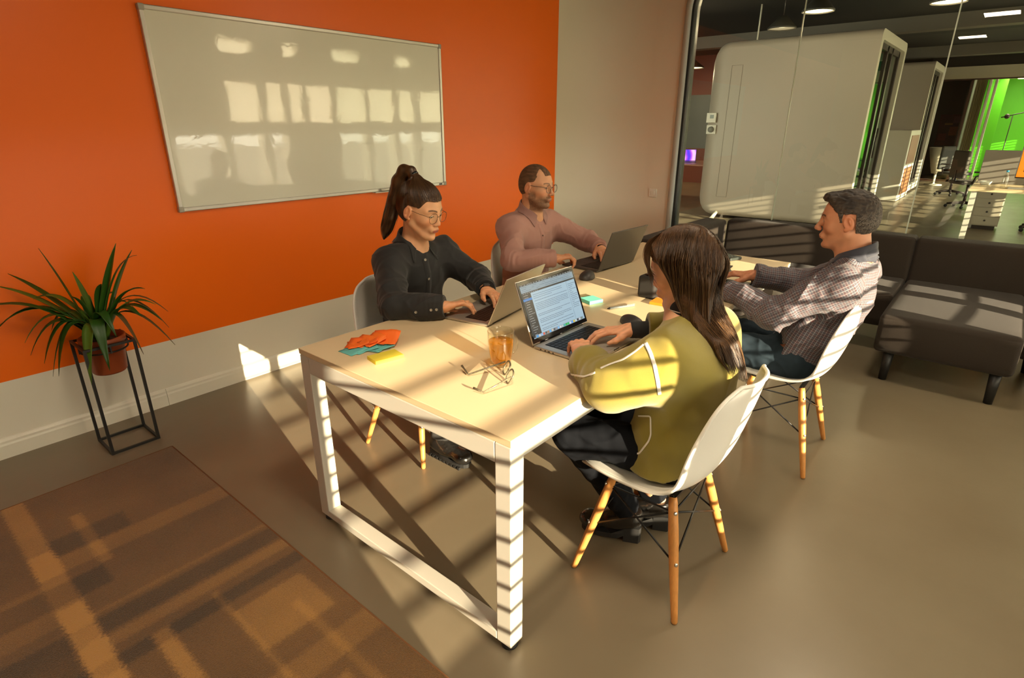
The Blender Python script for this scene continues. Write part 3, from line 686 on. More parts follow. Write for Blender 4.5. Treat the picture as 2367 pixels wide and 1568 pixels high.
# leaves given by their tip in the air round the crown, built as arching folded straps
def leaves():
    A = []; Fc = []; T = []; nv = 0
    r = np.random.default_rng(5)
    # (tip x offset along picture-right, tip depth offset, tip height, droop, width)
    rt = V(RGT[0], RGT[1], 0); dp = nrm(V(FWD[0], FWD[1], 0))
    base = V(0, 0, .16)
    spec = [(-.30, .02, .30, .05, .034), (-.27, .06, .34, .03, .030), (-.36, -.02, .20, .09, .028), (-.40, .05, .02, .22, .020), (-.12, .0, .45, .0, .022), (-.05, .04, .33, .0, .026), (.17, .0, .46, .0, .040), (.20, .05, .42, .02, .036), (.23, .03, .40, .16, .016),
            (.25, .0, .25, .06, .034), (.25, .05, .16, .07, .032), (.24, -.05, .13, .08, .034), (.28, .02, .09, .12, .030), (.34, -.02, -.02, .18, .014), (.20, -.04, -.06, .2, .018), (.02, -.14, -.16, .20, .040), (.10, -.14, -.10, .20, .040), (-.10, -.13, -.11, .19, .036), (-.16, -.06, -.13, .21, .030),
            (-.22, -.04, -.02, .14, .036), (-.25, .0, .03, .14, .034), (-.19, .06, .06, .12, .03), (-.33, .0, .10, .14, .028), (.12, .10, .12, .10, .03), (.05, .12, .20, .05, .03), (-.08, .12, .18, .07, .03), (.30, .03, .05, .2, .012), (-.15, -.10, -.05, .16, .03), (-.02, -.06, .24, .02, .026), (.08, -.02, .28, .03, .028), (-.20, .03, .22, .08, .032), (.33, 0, .14, .16, .012), (.14, -.1, .05, .14, .03)]
    for i, (a, d, h, dr, wd) in enumerate(spec):
        d = d - max(0, -a) * .50 - max(0, .1 - abs(a)) * .3; tip = base + rt * a * 1.04 + dp * d + V(0, 0, h * 1.0); b0 = base + V(*r.uniform(-.02, .02, 2), -.01); L_ = np.linalg.norm(tip - b0)
        ctrl = b0 + (tip - b0) * .45 + V(0, 0, .10 + dr * 1.2) if h < .3 else b0 + (tip - b0) * .5 + V(0, 0, .04 + dr)
        K = 14; P = [(1 - t) ** 2 * b0 + 2 * t * (1 - t) * ctrl + t * t * tip for t in np.linspace(0, 1, K)]
        hz_ = nrm(np.cross(tip - b0, V(0, 0, 1)) + 1e-3); 
        for k in range(K):
            t = k / (K - 1); tg = nrm(P[min(k + 1, K - 1)] - P[max(k - 1, 0)]); sd = nrm(hz_ - tg * (hz_ @ tg)); nn = np.cross(sd, tg)
            if nn[2] < 0: nn = -nn
            w = wd * .66 * (min(1, .35 + t * 2.2)) * (1 - max(0, (t - .55) / .45) ** 1.7) + .0004
            w2 = w * .55
            for u, f in ((-1, .30), (-.55, .10), (0, 0), (.55, .10), (1, .30)): A.append(P[k] + sd * w * u + nn * w * f)
            c = V(.035, .11, .012) * (1 - .35 * t) if i % 5 else V(.09, .17, .02)
            if t < .3: c = c + V(.10, .16, .02) * (1 - t / .3) * .8
            if wd < .02 and t > .6: c = V(.12, .07, .02)
            for _ in range(5): T.append(c)
            if k < K - 1:
                for j in range(4): Fc.append((nv + k * 5 + j, nv + k * 5 + j + 1, nv + (k + 1) * 5 + j + 1, nv + (k + 1) * 5 + j))
        nv += K * 5
    o = np_obj('foliage', np.array(A), np.array(Fc), leaf_mat(), pp, tint=np.array(T)); md = o.modifiers.new('s', 'SOLIDIFY'); md.thickness = .0012
    MB().tube([(0, 0, .15), (.0, 0, .22)], [.02, .012], 10).build('stem', mat('plant_stem', (.10, .15, .02), .5), pp)
leaves()
# ---------------------------------------------------------------- laptops
M_sil = mat('silver_aluminium', (.55, .52, .46), .38, metal=.75); M_spg = mat('space_grey_aluminium', (.12, .115, .105), .38, metal=.7)
M_key = mat('black_key', (.012, .012, .013), .45); M_keyr = mat('dark_brown_key', (.03, .014, .010), .45); M_bez = mat('black_glass', (.008, .008, .009), .08)
def emis(name, col, s):
    if name in MATS: return MATS[name]
    m, nt, b = new_mat(name); b.inputs['Base Color'].default_value = (.01, .01, .01, 1); b.inputs['Roughness'].default_value = .2; b.inputs['Emission Color'].default_value = (*col, 1); b.inputs['Emission Strength'].default_value = s
    MATS[name] = m; return m
def laptop(label, loc, rz, w, d, lid, tilt, Mb, keymat, screen=None, back=None):
    """x to the user's right, y away from the user; hinge at y=0"""
    t = thing('laptop', label, 'laptop', loc, rz, rot=None)
    th = .0125
    b = MB().rbox(-w / 2, w / 2, -d, 0, .0012, th, .004, 3).build('base', Mb, t)
    for sx in (-1, 1):
        for sy in (-.015, -d + .015): pass
    kw, kd = w * .80, d * .44; y1 = -.028
    MB().box(-kw / 2 - .003, kw / 2 + .003, y1 - kd - .003, y1 + .003, th - .0006, th + .0002).build('keyboard_well', M_bez, b)
    kb = MB(); rows = 6
    for r_ in range(rows):
        n = 14; py = y1 - kd * r_ / rows; hgt = kd / rows * .84
        xs = -kw / 2; per = kw / n; k = 0
        while k < n:
            sp = 5 if (r_ == rows - 1 and k == 4) else 1
            kb.box(xs + per * k + per * .07, xs + per * (k + sp) - per * .07, py - hgt, py, th, th + .0016); k += sp
    kb.build('keyboard', keymat, b)
    MB().box(-w * .16, w * .16, -d + .010, y1 - kd - .014, th - .0002, th + .0003).build('trackpad', mat('trackpad_' + Mb.name, tuple(c * .85 for c in Mb.node_tree.nodes['Principled BSDF'].inputs['Base Color'].default_value[:3]), .3, metal=.4), b)
    ports = MB()
    for q in (.03, .05, .065, .085): ports.box(-w / 2 - .0006, -w / 2 + .001, -q - (.009 if q == .065 else .006), -q, .0045, .0085)
    MB().box(w * -.05, w * .05, -d - .0006, -d + .002, .008, .0115).build('opening_notch', M_bez, b)
    ports.build('side_ports', M_bez, b)
    lo = bpy.data.objects.new('lid', None)
    Mx = Matrix.Translation((0, .002, th)) @ Matrix.Rotation(-tilt, 4, 'X')
    ld = MB().rbox(-w / 2, w / 2, 0, .0055, -.001, lid, .0026, 2, M=Mx).build('lid', Mb, t)
    MB().rbox(-w / 2 + .003, w / 2 - .003, -.0012, .0004, .004, lid - .003, .0006, 1, M=Mx).build('bezel', M_bez, ld)
    hb = MB().tube([(-w * .38, .002, th - .001), (w * .38, .002, th - .001)], .0055, 10).build('hinge', M_bez, t)
    if screen: screen(ld, Mx, w, lid)
    return t, Mx
E_white = emis('screen_page', (.42, .60, .72), .62); E_grey = emis('screen_grey', (.30, .42, .50), .55); E_dark = emis('screen_dark_menu', (.012, .02, .03), .5)
E_blue = emis('screen_blue', (.01, .22, .65), .6); E_text = emis('screen_text', (.10, .16, .22), .5); E_lt = emis('screen_menu_text', (.5, .55, .6), .5)
def page_screen(ld, Mx, w, h):
    x0, x1, z0, z1 = -w / 2 + .014, w / 2 - .014, .020, h - .016; W, H = x1 - x0, z1 - z0; yy = [-.0016]
    def R(name, u0, u1, v0, v1, m, mb=None, dy=0):
        """u 0..1 left to right, v 0..1 top to bottom"""
        mb2 = mb or MB(); mb2.box(x0 + W * u0, x0 + W * u1, yy[0] - .0002 - dy, yy[0] - dy, z1 - H * v1, z1 - H * v0, M=Mx)
        return mb2 if mb is not None else mb2.build(name, m, ld)
    R('display', 0, 1, 0, 1, E_white)
    R('menu_bar', 0, 1, 0, .028, E_dark, dy=.0003); R('tool_bar', 0, 1, .028, .15, E_grey, dy=.0003); R('black_bar', 0, 1, .15, .18, E_dark, dy=.0004); R('side_menu', 0, .15, .18, .985, E_dark, dy=.0003)
    R('menu_highlight', 0, .15, .262, .305, E_blue, dy=.0006)
    rr = random.Random(4)
    t = MB(); l = MB()
    for k in range(18):
        v = .20 + k * .043; u = .02 + rr.random() * .015
        while u < .06 + rr.random() * .07:
            q = .008 + rr.random() * .012; R('', u, u + q, v, v + .009, None, l, .0006); u += q + .004
    u = .02
    while u < .97: R('', u, u + .02, .008, .018, None, l, .0006); u += .03 + rr.random() * .03
    for v in (.05, .085, .12):
        u = .02
        while u < .95:
            q = .01 + rr.random() * .03; R('', u, u + q, v, v + .006, None, t, .0006); u += q + .006 + (rr.random() < .2) * .1
    u = .02
    while u < .3: R('', u, u + .02, .162, .17, None, l, .0007); u += .035
    for v in (.225, .26, .295):
        u = .18
        while u < .72 - (v > .28) * .2: R('', u, u + .010, v, v + .010, None, t, .0006); u += .019
    for blk, n in ((.345, 1), (.40, 5), (.60, 2), (.70, 3), (.82, 1), (.875, 2)):
        for k in range(n):
            v = blk + k * .030; u = .18; end = .80 if k < n - 1 or n == 1 else .45 + rr.random() * .2
            while u < end:
                q = .012 + rr.random() * .04; q = min(q, end - u); R('', u, u + q, v, v + .007, None, t, .0006); u += q + .005
    R('', .825, .827, .19, .93, None, t, .0006)
    for k in range(14):
        v = .24 + k * .036; u = .85; end = .88 + rr.random() * .1
        while u < end: R('', u, u + .018, v, v + .008, None, t, .0006); u += .024
    t.build('page_text', E_text, ld); l.build('menu_text', E_lt, ld)
    R('dock', .03, .97, .945, .998, E_grey, dy=.0004)
    cols = [(.05, .35, .8), (.6, .6, .6), (.3, .5, .8), (.7, .1, .05), (.05, .05, .05), (.4, .2, .1), (.1, .4, .8), (.6, .5, .4), (.1, .1, .1), (.3, .3, .35), (.2, .5, .9), (.7, .7, .7), (.5, .6, .6), (.05, .5, .4), (.02, .5, .05), (.02, .55, .12), (.7, .75, .8), (.1, .35, .9), (.8, .6, .05), (.6, .7, .7), (.03, .03, .04), (.6, .6, .65), (.2, .25, .2)]
    for k, c in enumerate(cols):
        u = .05 + k * .0395; R('dock_icon', u, u + .030, .952, .992, emis('icon_%d' % k, c, .7), dy=.0007)
laptop('silver laptop with its lit text page facing the person in the olive jacket', (1.692, 1.172, TZ), math.radians(-1), .350, .240, .236, math.radians(22), M_sil, M_key, page_screen)
laptop('silver laptop with its plain lid towards us, used by the woman in black', (1.738, 1.488, TZ), pi + math.radians(9.5), .318, .222, .215, math.radians(24), M_sil, M_keyr)
laptop('dark grey laptop in front of the man in the pink shirt', (2.812, 1.598, TZ), pi - math.radians(3), .360, .245, .232, math.radians(20), M_spg, M_key)
laptop('dark grey laptop under the hands of the man in the checked shirt', (2.745, 1.105, TZ), math.radians(1), .345, .238, .225, math.radians(25), M_spg, M_key)
# ---------------------------------------------------------------- mice
M_mouse = mat('graphite_plastic', (.045, .04, .038), .45)
def mouse(label, x, y, rz, L=.115, W=.068, H=.036):
    t = thing('computer_mouse', label, 'mouse', (x, y, TZ), rz, group=None)
    s = SDF(); s.ell((0, 0, .0), (L / 2, W / 2, H), k=0); s.ell((-.012, .012, .004), (L * .42, W * .38, H * .95), k=.02); s.ell((L * .2, 0, H * .3), (L * .3, W * .36, H * .6), k=.02); s.fn(lambda P, D: np.maximum(D, .0012 - P[..., 2]))
    v, f = s.mesh(.0022); np_obj('shell', v, f, M_mouse, t)
    MB().lathe([(.007, -.004), (.009, -.003), (.009, .003), (.007, .004)], 16, M=Matrix.Translation((L * .27, 0, H * .66)) @ Matrix.Rotation(pi / 2, 4, 'X')).build('scroll_wheel', M_bez, t)
mouse('dark grey mouse beside the laptop of the man in the pink shirt', 2.50, 1.590, math.radians(205), .122, .074, .036)
mouse('black mouse beside the wrist of the person in the olive jacket', 1.99, 1.035, math.radians(75), .112, .068, .034)
mouse('small black mouse ahead of the right hand of the man in checks', 3.10, 1.075, math.radians(40), .105, .062, .030)
# ---------------------------------------------------------------- glass mug of tea
mg = thing('glass_mug', 'clear glass mug of amber tea standing on the near desk', 'mug', (1.327, 1.166, TZ))
def glass_mat(name, col=(1, 1, 1), ior=1.45, rough=0.0):
    m = bpy.data.materials.new(name); m.use_nodes = True; nt = m.node_tree; nt.nodes.clear()
    o = node(nt, 'ShaderNodeOutputMaterial'); g = node(nt, 'ShaderNodeBsdfGlass', ins={'Color': (*col, 1), 'IOR': ior, 'Roughness': rough})
    nt.links.new(g.outputs[0], o.inputs[0]); return m
M_mug = thin_glass('mug_glass', (.94, .94, .90), ior=1.9)
rp = [(0.0, .004), (.018, .005), (.026, .009), (.034, .020), (.038, .045), (.041, .075), (.0425, .105), (.043, .124)]
out = [(.0, .0), (.022, .0), (.027, .003)] + [(r + .0022, z - .001) for r, z in rp[2:]] + [(.0445, .1255), (.0435, .1262)]
MB().lathe(out + rp[::-1], 48).build('cup', M_mug, mg)
tea = [(0, .006), (.018, .0065), (.0255, .0105), (.0333, .021), (.0373, .045), (.0403, .075), (.0412, .090), (.0405, .0905), (0, .0902)]
M_tea = bpy.data.materials.new('amber_tea'); M_tea.use_nodes = True; _nt = M_tea.node_tree; _nt.nodes.clear()
_o = node(_nt, 'ShaderNodeOutputMaterial'); _t = node(_nt, 'ShaderNodeBsdfTransparent', ins={'Color': (.99, .76, .20, 1)}); _tl = node(_nt, 'ShaderNodeBsdfTranslucent', ins={'Color': (1.0, .58, .03, 1)}); _g = node(_nt, 'ShaderNodeBsdfGlossy', ins={'Roughness': .02}); _f = node(_nt, 'ShaderNodeFresnel', ins={'IOR': 1.33}); _m = node(_nt, 'ShaderNodeMixShader', ins={0: .32}); _m2 = node(_nt, 'ShaderNodeMixShader')
_nt.links.new(_t.outputs[0], _m.inputs[1]); _nt.links.new(_tl.outputs[0], _m.inputs[2]); _ge = node(_nt, 'ShaderNodeNewGeometry'); _mm = node(_nt, 'ShaderNodeMath', operation='SUBTRACT', ins={0: 1.0}); _m3 = node(_nt, 'ShaderNodeMath', operation='MULTIPLY'); _nt.links.new(_ge.outputs['Backfacing'], _mm.inputs[1]); _nt.links.new(_mm.outputs[0], _m3.inputs[0]); _nt.links.new(_f.outputs[0], _m3.inputs[1]); _nt.links.new(_m3.outputs[0], _m2.inputs[0]); _nt.links.new(_m.outputs[0], _m2.inputs[1]); _nt.links.new(_g.outputs[0], _m2.inputs[2]); _nt.links.new(_m2.outputs[0], _o.inputs[0])
MB().lathe(tea, 48).build('tea', M_tea, mg)
hd = []
for a in np.linspace(-1.25, 1.15, 16): hd.append((.040 + .030 * math.cos(a), -.004 * 0, .066 + .036 * math.sin(a)))
hd = [(.040, 0, .034)] + hd + [(.043, 0, .100)]
_o2 = MB().tube(hd, .0034, 10).build('handle', M_mug, mg); _o2.rotation_euler.z = math.radians(-12)
# ---------------------------------------------------------------- folded spectacles on the desk
def rim_loop(c, ax, ay, w, h, sq=2.6, n=36):
    P = []
    for k in range(n + 1):
        a = 2 * pi * k / n; ca, sa = math.cos(a), math.sin(a)
        P.append(np.array(c) + np.array(ax) * (w / 2) * math.copysign(abs(ca) ** (2 / sq), ca) + np.array(ay) * (h / 2) * math.copysign(abs(sa) ** (2 / sq), sa))
    return P
M_tort = mat('speckled_frame', (.16, .14, .09), .25, var=.95, vscale=160)
def lens_mat(): return thin_glass('spectacle_lens', (.985, .985, .98), ior=1.5)
sg = thing('reading_glasses', 'open speckled-frame glasses lying on the sunlit desk beside the mug', 'glasses', (1.262, 1.082, TZ))
A_ = V(1.200, 1.005, .0) - V(1.262, 1.082, 0); B_ = V(1.335, 1.160, 0) - V(1.262, 1.082, 0); ax = nrm(B_ - A_); dn = V(-ax[1], ax[0], 0)   # dn: towards the temples
if dn[0] > 0: dn = -dn
c0 = (A_ + B_) / 2; ay = nrm(V(0, 0, 1) * .8 - dn * .45)
fm = MB()
for s in (-1, 1):
    c = c0 + ax * .034 * s + V(0, 0, .020); lp = rim_loop(c, ax, ay, .052, .042, 2.8); fm.tube(lp, .0028, 6, cap=False)
    vs = lp[:-1]; lens = MB().add(vs, [tuple(range(len(vs)))]); sg_l = lens.build('lens', lens_mat(), sg, merge=False, solid=.0012)
fm.tube([c0 - ax * .009 + V(0, 0, .026), c0 + V(0, 0, .029) , c0 + ax * .009 + V(0, 0, .026)], .0018, 6); fm.build('frame_front', M_tort, sg)
for s, e, tip in ((-1, V(1.128, 1.062, .006), V(1.122, 1.098, .012)), (1, V(1.192, 1.188, .006), V(1.214, 1.238, .016))):
    o0 = V(1.262, 1.082, 0); a = c0 + ax * .062 * s + V(0, 0, .030); MB().tube([a, a + (e - o0 - a) * .4, e - o0, tip - o0], [.0028, .0026, .003, .0038], 8).build('temple', M_tort, sg)
# ---------------------------------------------------------------- notes, pads, pen
def paper(name, label, cat, x, y, rz, s, col, z, curl=.004, group=None):
    t = MB(); G = []
    for i in range(9):
        u = i / 8 - .5; G.append([(s * u, s * (j / 4 - .5), curl * (max(0, (u + .5)) ** 2) * 4 * (.85 + .15 * math.sin(j))) for j in range(5)])
    o = t.grid(G).build(name, mat('paper_' + '%.2f%.2f%.2f' % col, col, .7), None, solid=.0003, merge=False); o.location = (x, y, z); o.rotation_euler = (0, 0, rz)
    return tag(o, label, cat, group)
rr = random.Random(3)
for k in range(5): paper('sticky_note', 'loose pale teal sticky note fanned out under the orange ones', 'sticky note', 1.085 + .022 * k, 1.665 - .012 * k + rr.uniform(-.012, .012), rr.uniform(-.5, .5), .076, (.14, .48, .46), TZ + .0010 + .0007 * k, .002, 'teal sticky notes under the orange pile')
for k in range(8): paper('sticky_note', 'loose orange sticky note fanned out in a curling pile on the desk', 'sticky note', 1.115 + .012 * k + rr.uniform(-.012, .012), 1.690 - .010 * k + rr.uniform(-.02, .02), rr.uniform(-.8, .9), .076, (.95, .15 + .015 * (k % 3), .015), TZ + .0052 + .0014 * k,   .0035 + .0006 * k, 'orange sticky notes in a pile')
def pad(label, x, y, rz, a, b, h, col, under=None):
    t = MB(); t.rbox(-a / 2, a / 2, -b / 2, b / 2, .0003, h, .0006, 1)
    for k in range(1, int(h / .0022)): t.box(-a / 2 - .0003, a / 2 + .0003, -b / 2 - .0003, b / 2 + .0003, k * .0022, k * .0022 + .0005)
    o = t.build('sticky_note_pad', mat('pad_%.2f%.2f' % col[:2], col, .65), merge=False); o.location = (x, y, TZ); o.rotation_euler = (0, 0, rz); return tag(o, label, 'sticky notes')
pad('yellow pad of sticky notes in the sun near the desk corner', 1.114, 1.512, math.radians(-11), .106, .066, .013, (.80, .66, .06))
pad('mint green pad of sticky notes behind the lit laptop screen', 2.150, 1.335, math.radians(-20), .075, .075, .016, (.18, .66, .56))
tk = MB().rbox(-.04, .04, -.03, .03, 0.0003, .012, .001).build('tape_box', mat('olive_card', (.2, .17, .08), .6)); tk.location = (2.165, 1.39, TZ); tk.rotation_euler.z = -.3; tag(tk, 'small olive card box just behind the mint green note pad', 'box')
pad('bright orange pad of sticky notes below the face of the person in the olive jacket', 2.335, 1.055, math.radians(6), .085, .125, .012, (1.0, .25, .01))
pn = thing('pen', 'slim grey pen lying on the desk in front of the orange pad', 'pen', (2.161, 1.178, TZ), math.atan2(1.145 - 1.21, 2.222 - 2.10))
MB().tube([(-.066, 0, .0055), (.060, 0, .0055)], .0052, 12).build('barrel', mat('grey_pen', (.22, .25, .25), .3), pn); MB().tube([(-.078, 0, .0055), (-.066, 0, .0055)], [.002, .005], 10).build('tip', M_bez, pn); MB().rbox(.02, .064, -.0018, .0018, .0105, .0125, .0005, 1).build('clip', M_alu, pn)
sp = thing('small_speaker', 'small black upright speaker standing on the desk behind the orange note pad', 'speaker', (2.40, 1.17, TZ))
MB().rbox(-.045, .045, -.045, .045, .001, .105, .014, 4).build('body', mat('black_fabric_grille', (.02, .018, .016), .7, bump=.4, bscale=900), sp); MB().lathe([(.0, .1045), (.03, .1045), (.03, .1075), (0, .1078)], 24).build('control_ring', M_bez, sp)
kp = thing('conference_phone', 'dark flat device with buttons near the far edge of the second desk', 'phone', (3.46, 1.235, TZ), math.radians(-20))
MB().rbox(-.05, .05, -.11, .11, .001, .020, .005).build('body', mat('dark_green_plastic', (.03, .04, .035), .4), kp)
bt = MB()
for i in range(3):
    for j in range(6): bt.rbox(-.035 + i * .025, -.02 + i * .025, -.085 + j * .028, -.068 + j * .028, .0195, .022, .001, 1)
bt.build('buttons', mat('grey_button', (.18, .2, .18), .4), kp)
fl = MB().rbox(-.035, .035, -.09, .09, .001, .010, .003).build('smartphone', M_bez); fl.location = (3.20, 1.17, TZ); fl.rotation_euler.z = math.radians(8); tag(fl, 'black smartphone lying between the dark device and the black mouse', 'phone')
# ---------------------------------------------------------------- office beyond the glass
M_pod = mat('pod_shell', (.34, .29, .235), .45); M_podf = mat('pod_front_frame', (.60, .58, .50), .4); M_podd = mat('pod_door_frame', (.02, .012, .01), .4)
M_tealw = mat('teal_felt', (.01, .26, .19), .8); M_pg = thin_glass('pod_door_glass', (.70, .92, .80), ior=1.45)
def pod(label, x0, x1, y0, y1, z0, z1):
    t = thing('phone_booth', label, 'office pod', ((x0 + x1) / 2, (y0 + y1) / 2, 0), group='white office pods beyond the glass')
    cx, cy = t.location[0], t.location[1]; R_ = .32
    # profile in x-z (rounded), extruded along y with a rounded closed far end
    def prof_at(s, rr_):
        P = []; X0, X1, Z0, Z1 = x0 - cx + s, x1 - cx - s, z0 + s, z1 - s
        for (a, b, st) in ((X1 - rr_, Z1 - rr_, 0), (X0 + rr_, Z1 - rr_, pi / 2), (X0 + rr_, Z0 + rr_, pi), (X1 - rr_, Z0 + rr_, 1.5 * pi)):
            for q in np.linspace(0, pi / 2, 7): P.append((a + rr_ * math.cos(st + q), b + rr_ * math.sin(st + q)))
        return P
    mb = MB(); G = []
    for s, y in [(.0, y0 - cy), (.0, y1 - cy - R_)] + [(R_ * (1 - math.cos(a)), y1 - cy - R_ + R_ * math.sin(a)) for a in np.linspace(.15, pi / 2, 7)]:
        P = prof_at(s, .10 + s * .2 if s == 0 else .12 + .1 * s); G.append([(a, y, b) for a, b in P + [P[0]]])
    mb.grid(G); L = G[-1][:-1]; mb.add(L, [tuple(range(len(L)))])
    mb.build('shell', M_pod, t)
    # front frame ring (towards the windows)
    P0 = prof_at(0, .10); P1 = prof_at(.13, .06); fr_ = MB(); n = len(P0); y = y0 - cy
    vs = [(a, y, b) for a, b in P0] + [(a, y, b) for a, b in P1] + [(a, y + .10, b) for a, b in P1]
    fr_.add(vs, [(i, (i + 1) % n, n + (i + 1) % n, n + i) for i in range(n)] + [(n + i, n + (i + 1) % n, 2 * n + (i + 1) % n, 2 * n + i) for i in range(n)])
    fr_.build('front_frame', M_podf, t)
    X0, X1, Z0, Z1 = x0 - cx + .13, x1 - cx - .13, z0 + .13, z1 - .13
    dr = MB(); yd = y + .06
    for a in (X0, X0 + (X1 - X0) * .42, X0 + (X1 - X0) * .62, X1 - .09): dr.box(a, a + .09, yd, yd + .05, Z0, Z1)
    dr.box(X0, X1, yd, yd + .05, Z0, Z0 + .08); dr.box(X0, X1, yd, yd + .05, Z1 - .08, Z1)
    d = dr.build('door_frame', M_podd, t, merge=False)
    MB().box(X0 + .02, X1 - .02, yd + .02, yd + .028, Z0 + .04, Z1 - .04).build('door_glass', M_pg, d)
    MB().tube([(X0 + (X1 - X0) * .60, yd - .03, 1.0), (X0 + (X1 - X0) * .60, yd - .03, 1.45)], .012, 8).build('door_handle', M_podd, d)
    inn = MB().box(X0 + .02, X1 - .02, y + 1.5, y + 1.52, Z0, Z1); inn.box(X1 - .02, X1, y + .12, y + 1.5, Z0, Z1); inn.build('felt_lining', M_tealw, t)
    tb = MB().rbox(X0 + .3, X1 - .3, y + .6, y + 1.3, .95, .99, .005); tb.build('inner_table', M_podf, t)
    if x0 < 12:
        pl = MB(); e = .004; ya, yb, za, zb = 3.56 - cy, 3.735 - cy, .36, 2.38
        for a, b, c, d_ in ((ya, ya + e, za, zb), (yb - e, yb, za, zb), (ya, yb, za, za + e), (ya, yb, zb - e, zb)): pl.box(x0 - cx - .003, x0 - cx + .002, a, b, c, d_)
        pl.build('service_hatch_outline', mat('hatch_gap', (.14, .11, .08), .6), t)
        MB().tube([(x0 - cx - .15, 3.72 - cy, .0), (x0 - cx + .12, 3.70 - cy, .16)], [.035, .02], 10).build('support_foot', M_podf, t)
    return t
pod('large white office pod directly behind the glass partition', 9.83, 12.02, 1.73, 4.13, .05, 2.73)
pod('second white office pod, half hidden behind the large one', 16.07, 17.93, 1.73, 4.0, .05, 2.78)
th = thing('thermostat', 'small white thermostat with a dark display on the side of the large pod', 'thermostat', (9.83, 3.955, 1.61))
MB().rbox(-.03, 0, -.07, .09, -.075, .075, .006).build('housing', M_podf, th); MB().box(-.033, -.029, -.03, .03, -.01, .045).build('display', mat('lcd_grey', (.09, .12, .10), .3), th)
dm = thing('dimmer_switch', 'white wall dimmer with a round grey knob under the thermostat', 'light switch', (9.83, 3.94, 1.43))
MB().rbox(-.02, 0, -.07, .09, -.07, .07, .006).build('plate', M_podf, dm); MB().lathe([(.048, 0), (.045, .03), (0, .032)], 24, M=Matrix.Translation((-.02, .01, 0)) @ Matrix.Rotation(-pi / 2, 4, 'Y')).build('knob', mat('grey_knob', (.16, .16, .14), .5), dm)
cb = MB().tube([(9.9, 3.42, 2.70), (9.9, 3.42, CEIL)], .012, 8).build('power_cable', M_podf); tag(cb, 'pale cable dropping from the ceiling to the top of the large pod', 'cable')
# shelf unit between the pods
sh = thing('shelf_unit', 'white shelf unit with two brown compartments between the two pods', 'shelf', (15.1, 1.85, 0))
MB().rbox(-.70, .75, -.17, .25, .01, 1.40, .01).build('carcass', mat('white_laminate', (.62, .60, .52), .4), sh)
for z0_, z1_ in ((.12, .66), (.74, 1.30)):
    MB().box(-.52, .60, -.178, -.168, z0_, z1_).build('back_panel', mat('walnut_panel', (.26, .10, .035), .5), sh)
# pendant lamps
def lamp(label, x, y, z, r=.17, on=True, dark=False):
    t = thing('pendant_lamp', label, 'lamp', (x, y, z), group=None)
    MB().lathe([(.02, .16), (.05, .15), (.09, .11), (r, .02), (r, 0), (r - .01, .0), (r - .012, .02), (.08, .10), (.02, .14)], 32, closed=True).build('shade', mat('dark_lamp_shade', (.03, .028, .022), .5), t)
    MB().lathe([(0, .03), (r - .014, .024), (r - .014, .012), (0, .012)], 32).build('diffuser', emis('lamp_glow', (1, .72, .38), 3.2 if on else .5) if on else emis('lamp_dim', (1, .75, .42), .35), t)
    MB().tube([(0, 0, .15), (0, 0, CEIL - z)], .006, 6).build('cord', M_podd, t)
    l = bpy.data.lights.new('lamp_bulb', 'POINT'); l.energy = 14 if on else 3; l.color = (1, .75, .45); l.shadow_soft_size = .08; lo = bpy.data.objects.new('lamp_bulb', l); COL.objects.link(lo); lo.location = (x, y, z - .10)
lamp('pendant lamp disc near the middle glass joint above the large pod', 7.85, 2.075, 2.70)
lamp('pendant lamp disc at the top right of the glass partition', 8.17, .895, 2.70, .17)
lamp('dim pendant lamp to the left of the lit discs above the pod', 8.89, 2.77, 2.70, .18, on=False)
lamp('small glowing pendant lamp beside the left edge of the glass', 11.0, 4.93, 2.48, .22)
# dark ceiling beams
for i, (x, w_) in enumerate(((12.6, .3), (17.5, .3))): struct('trim_%d' % (3 + i), MB().box(x, x + w_, WINY, 10.4, 2.98, 3.2), mat('beam_grey', (.10, .085, .065), .6))
# glazed meeting rooms at the back
XG = 20.6
struct('trim_5', MB().box(XG - .1, XG + .1, WINY, 2.3, 2.655, 2.95), mat('beige_header', (.40, .36, .27), .5))
struct('wall_bulkhead', MB().box(XG - .05, XG + .1, WINY, 2.3, 2.95, CEIL), M_dark)
fb = MB()
for y in (2.0, 1.30, -.9): fb.box(XG - .04, XG + .04, y - .03, y + .03, 0, 2.655)
fb.box(XG - .04, XG + .04, WINY, 2.3, 2.62, 2.66); fb.box(XG - .04, XG + .04, WINY, 2.3, 0, .06)
struct('door_1', fb, mat('brown_frame', (.05, .02, .012), .4), merge=False)
struct('wall_divider', MB().box(XG, 25, 1.28, 1.36, 0, CEIL), mat('dark_grey_wall', (.05, .05, .04), .7))
struct('wall_dark_room', MB().box(23.0, 23.1, 1.36, 4, 0, CEIL), mat('dark_grey_wall2', (.07, .07, .055), .7))
M_green = mat('green_paint', (.10, .50, .01), .5)
gw = MB().box(25.0, 25.1, -1.2, 1.28, 0, CEIL); gw.box(23.2, 23.25, .62, 1.0, 0, CEIL)
struct('wall_green', gw, M_green, merge=False)
struct('trim_6', MB().box(XG + .1, 25.0, WINY, 1.28, 2.85, 2.95), M_white)
cu = MB(); cu.grid([[(XG + .4 + .03 * math.sin(q * 2.2), 1.0 + .014 * q, z) for z in (.02, 2.8)] for q in range(18)])
tag(cu.build('curtain', mat('olive_curtain', (.30, .26, .13), .8)), 'pale olive curtain beside the green room at the back', 'curtain')
cp = MB()
for y in (.92, .80): cp.rbox(XG + .1, XG + .22, y - .03, y + .03, .0, 2.8, .01)
struct('trim_7', cp, mat('white_post', (.6, .57, .5), .4), merge=False)
ps = thing('poster', 'dark poster with red and orange shapes on the wall of the dim back room', 'poster', (22.97, 1.72, 1.35))
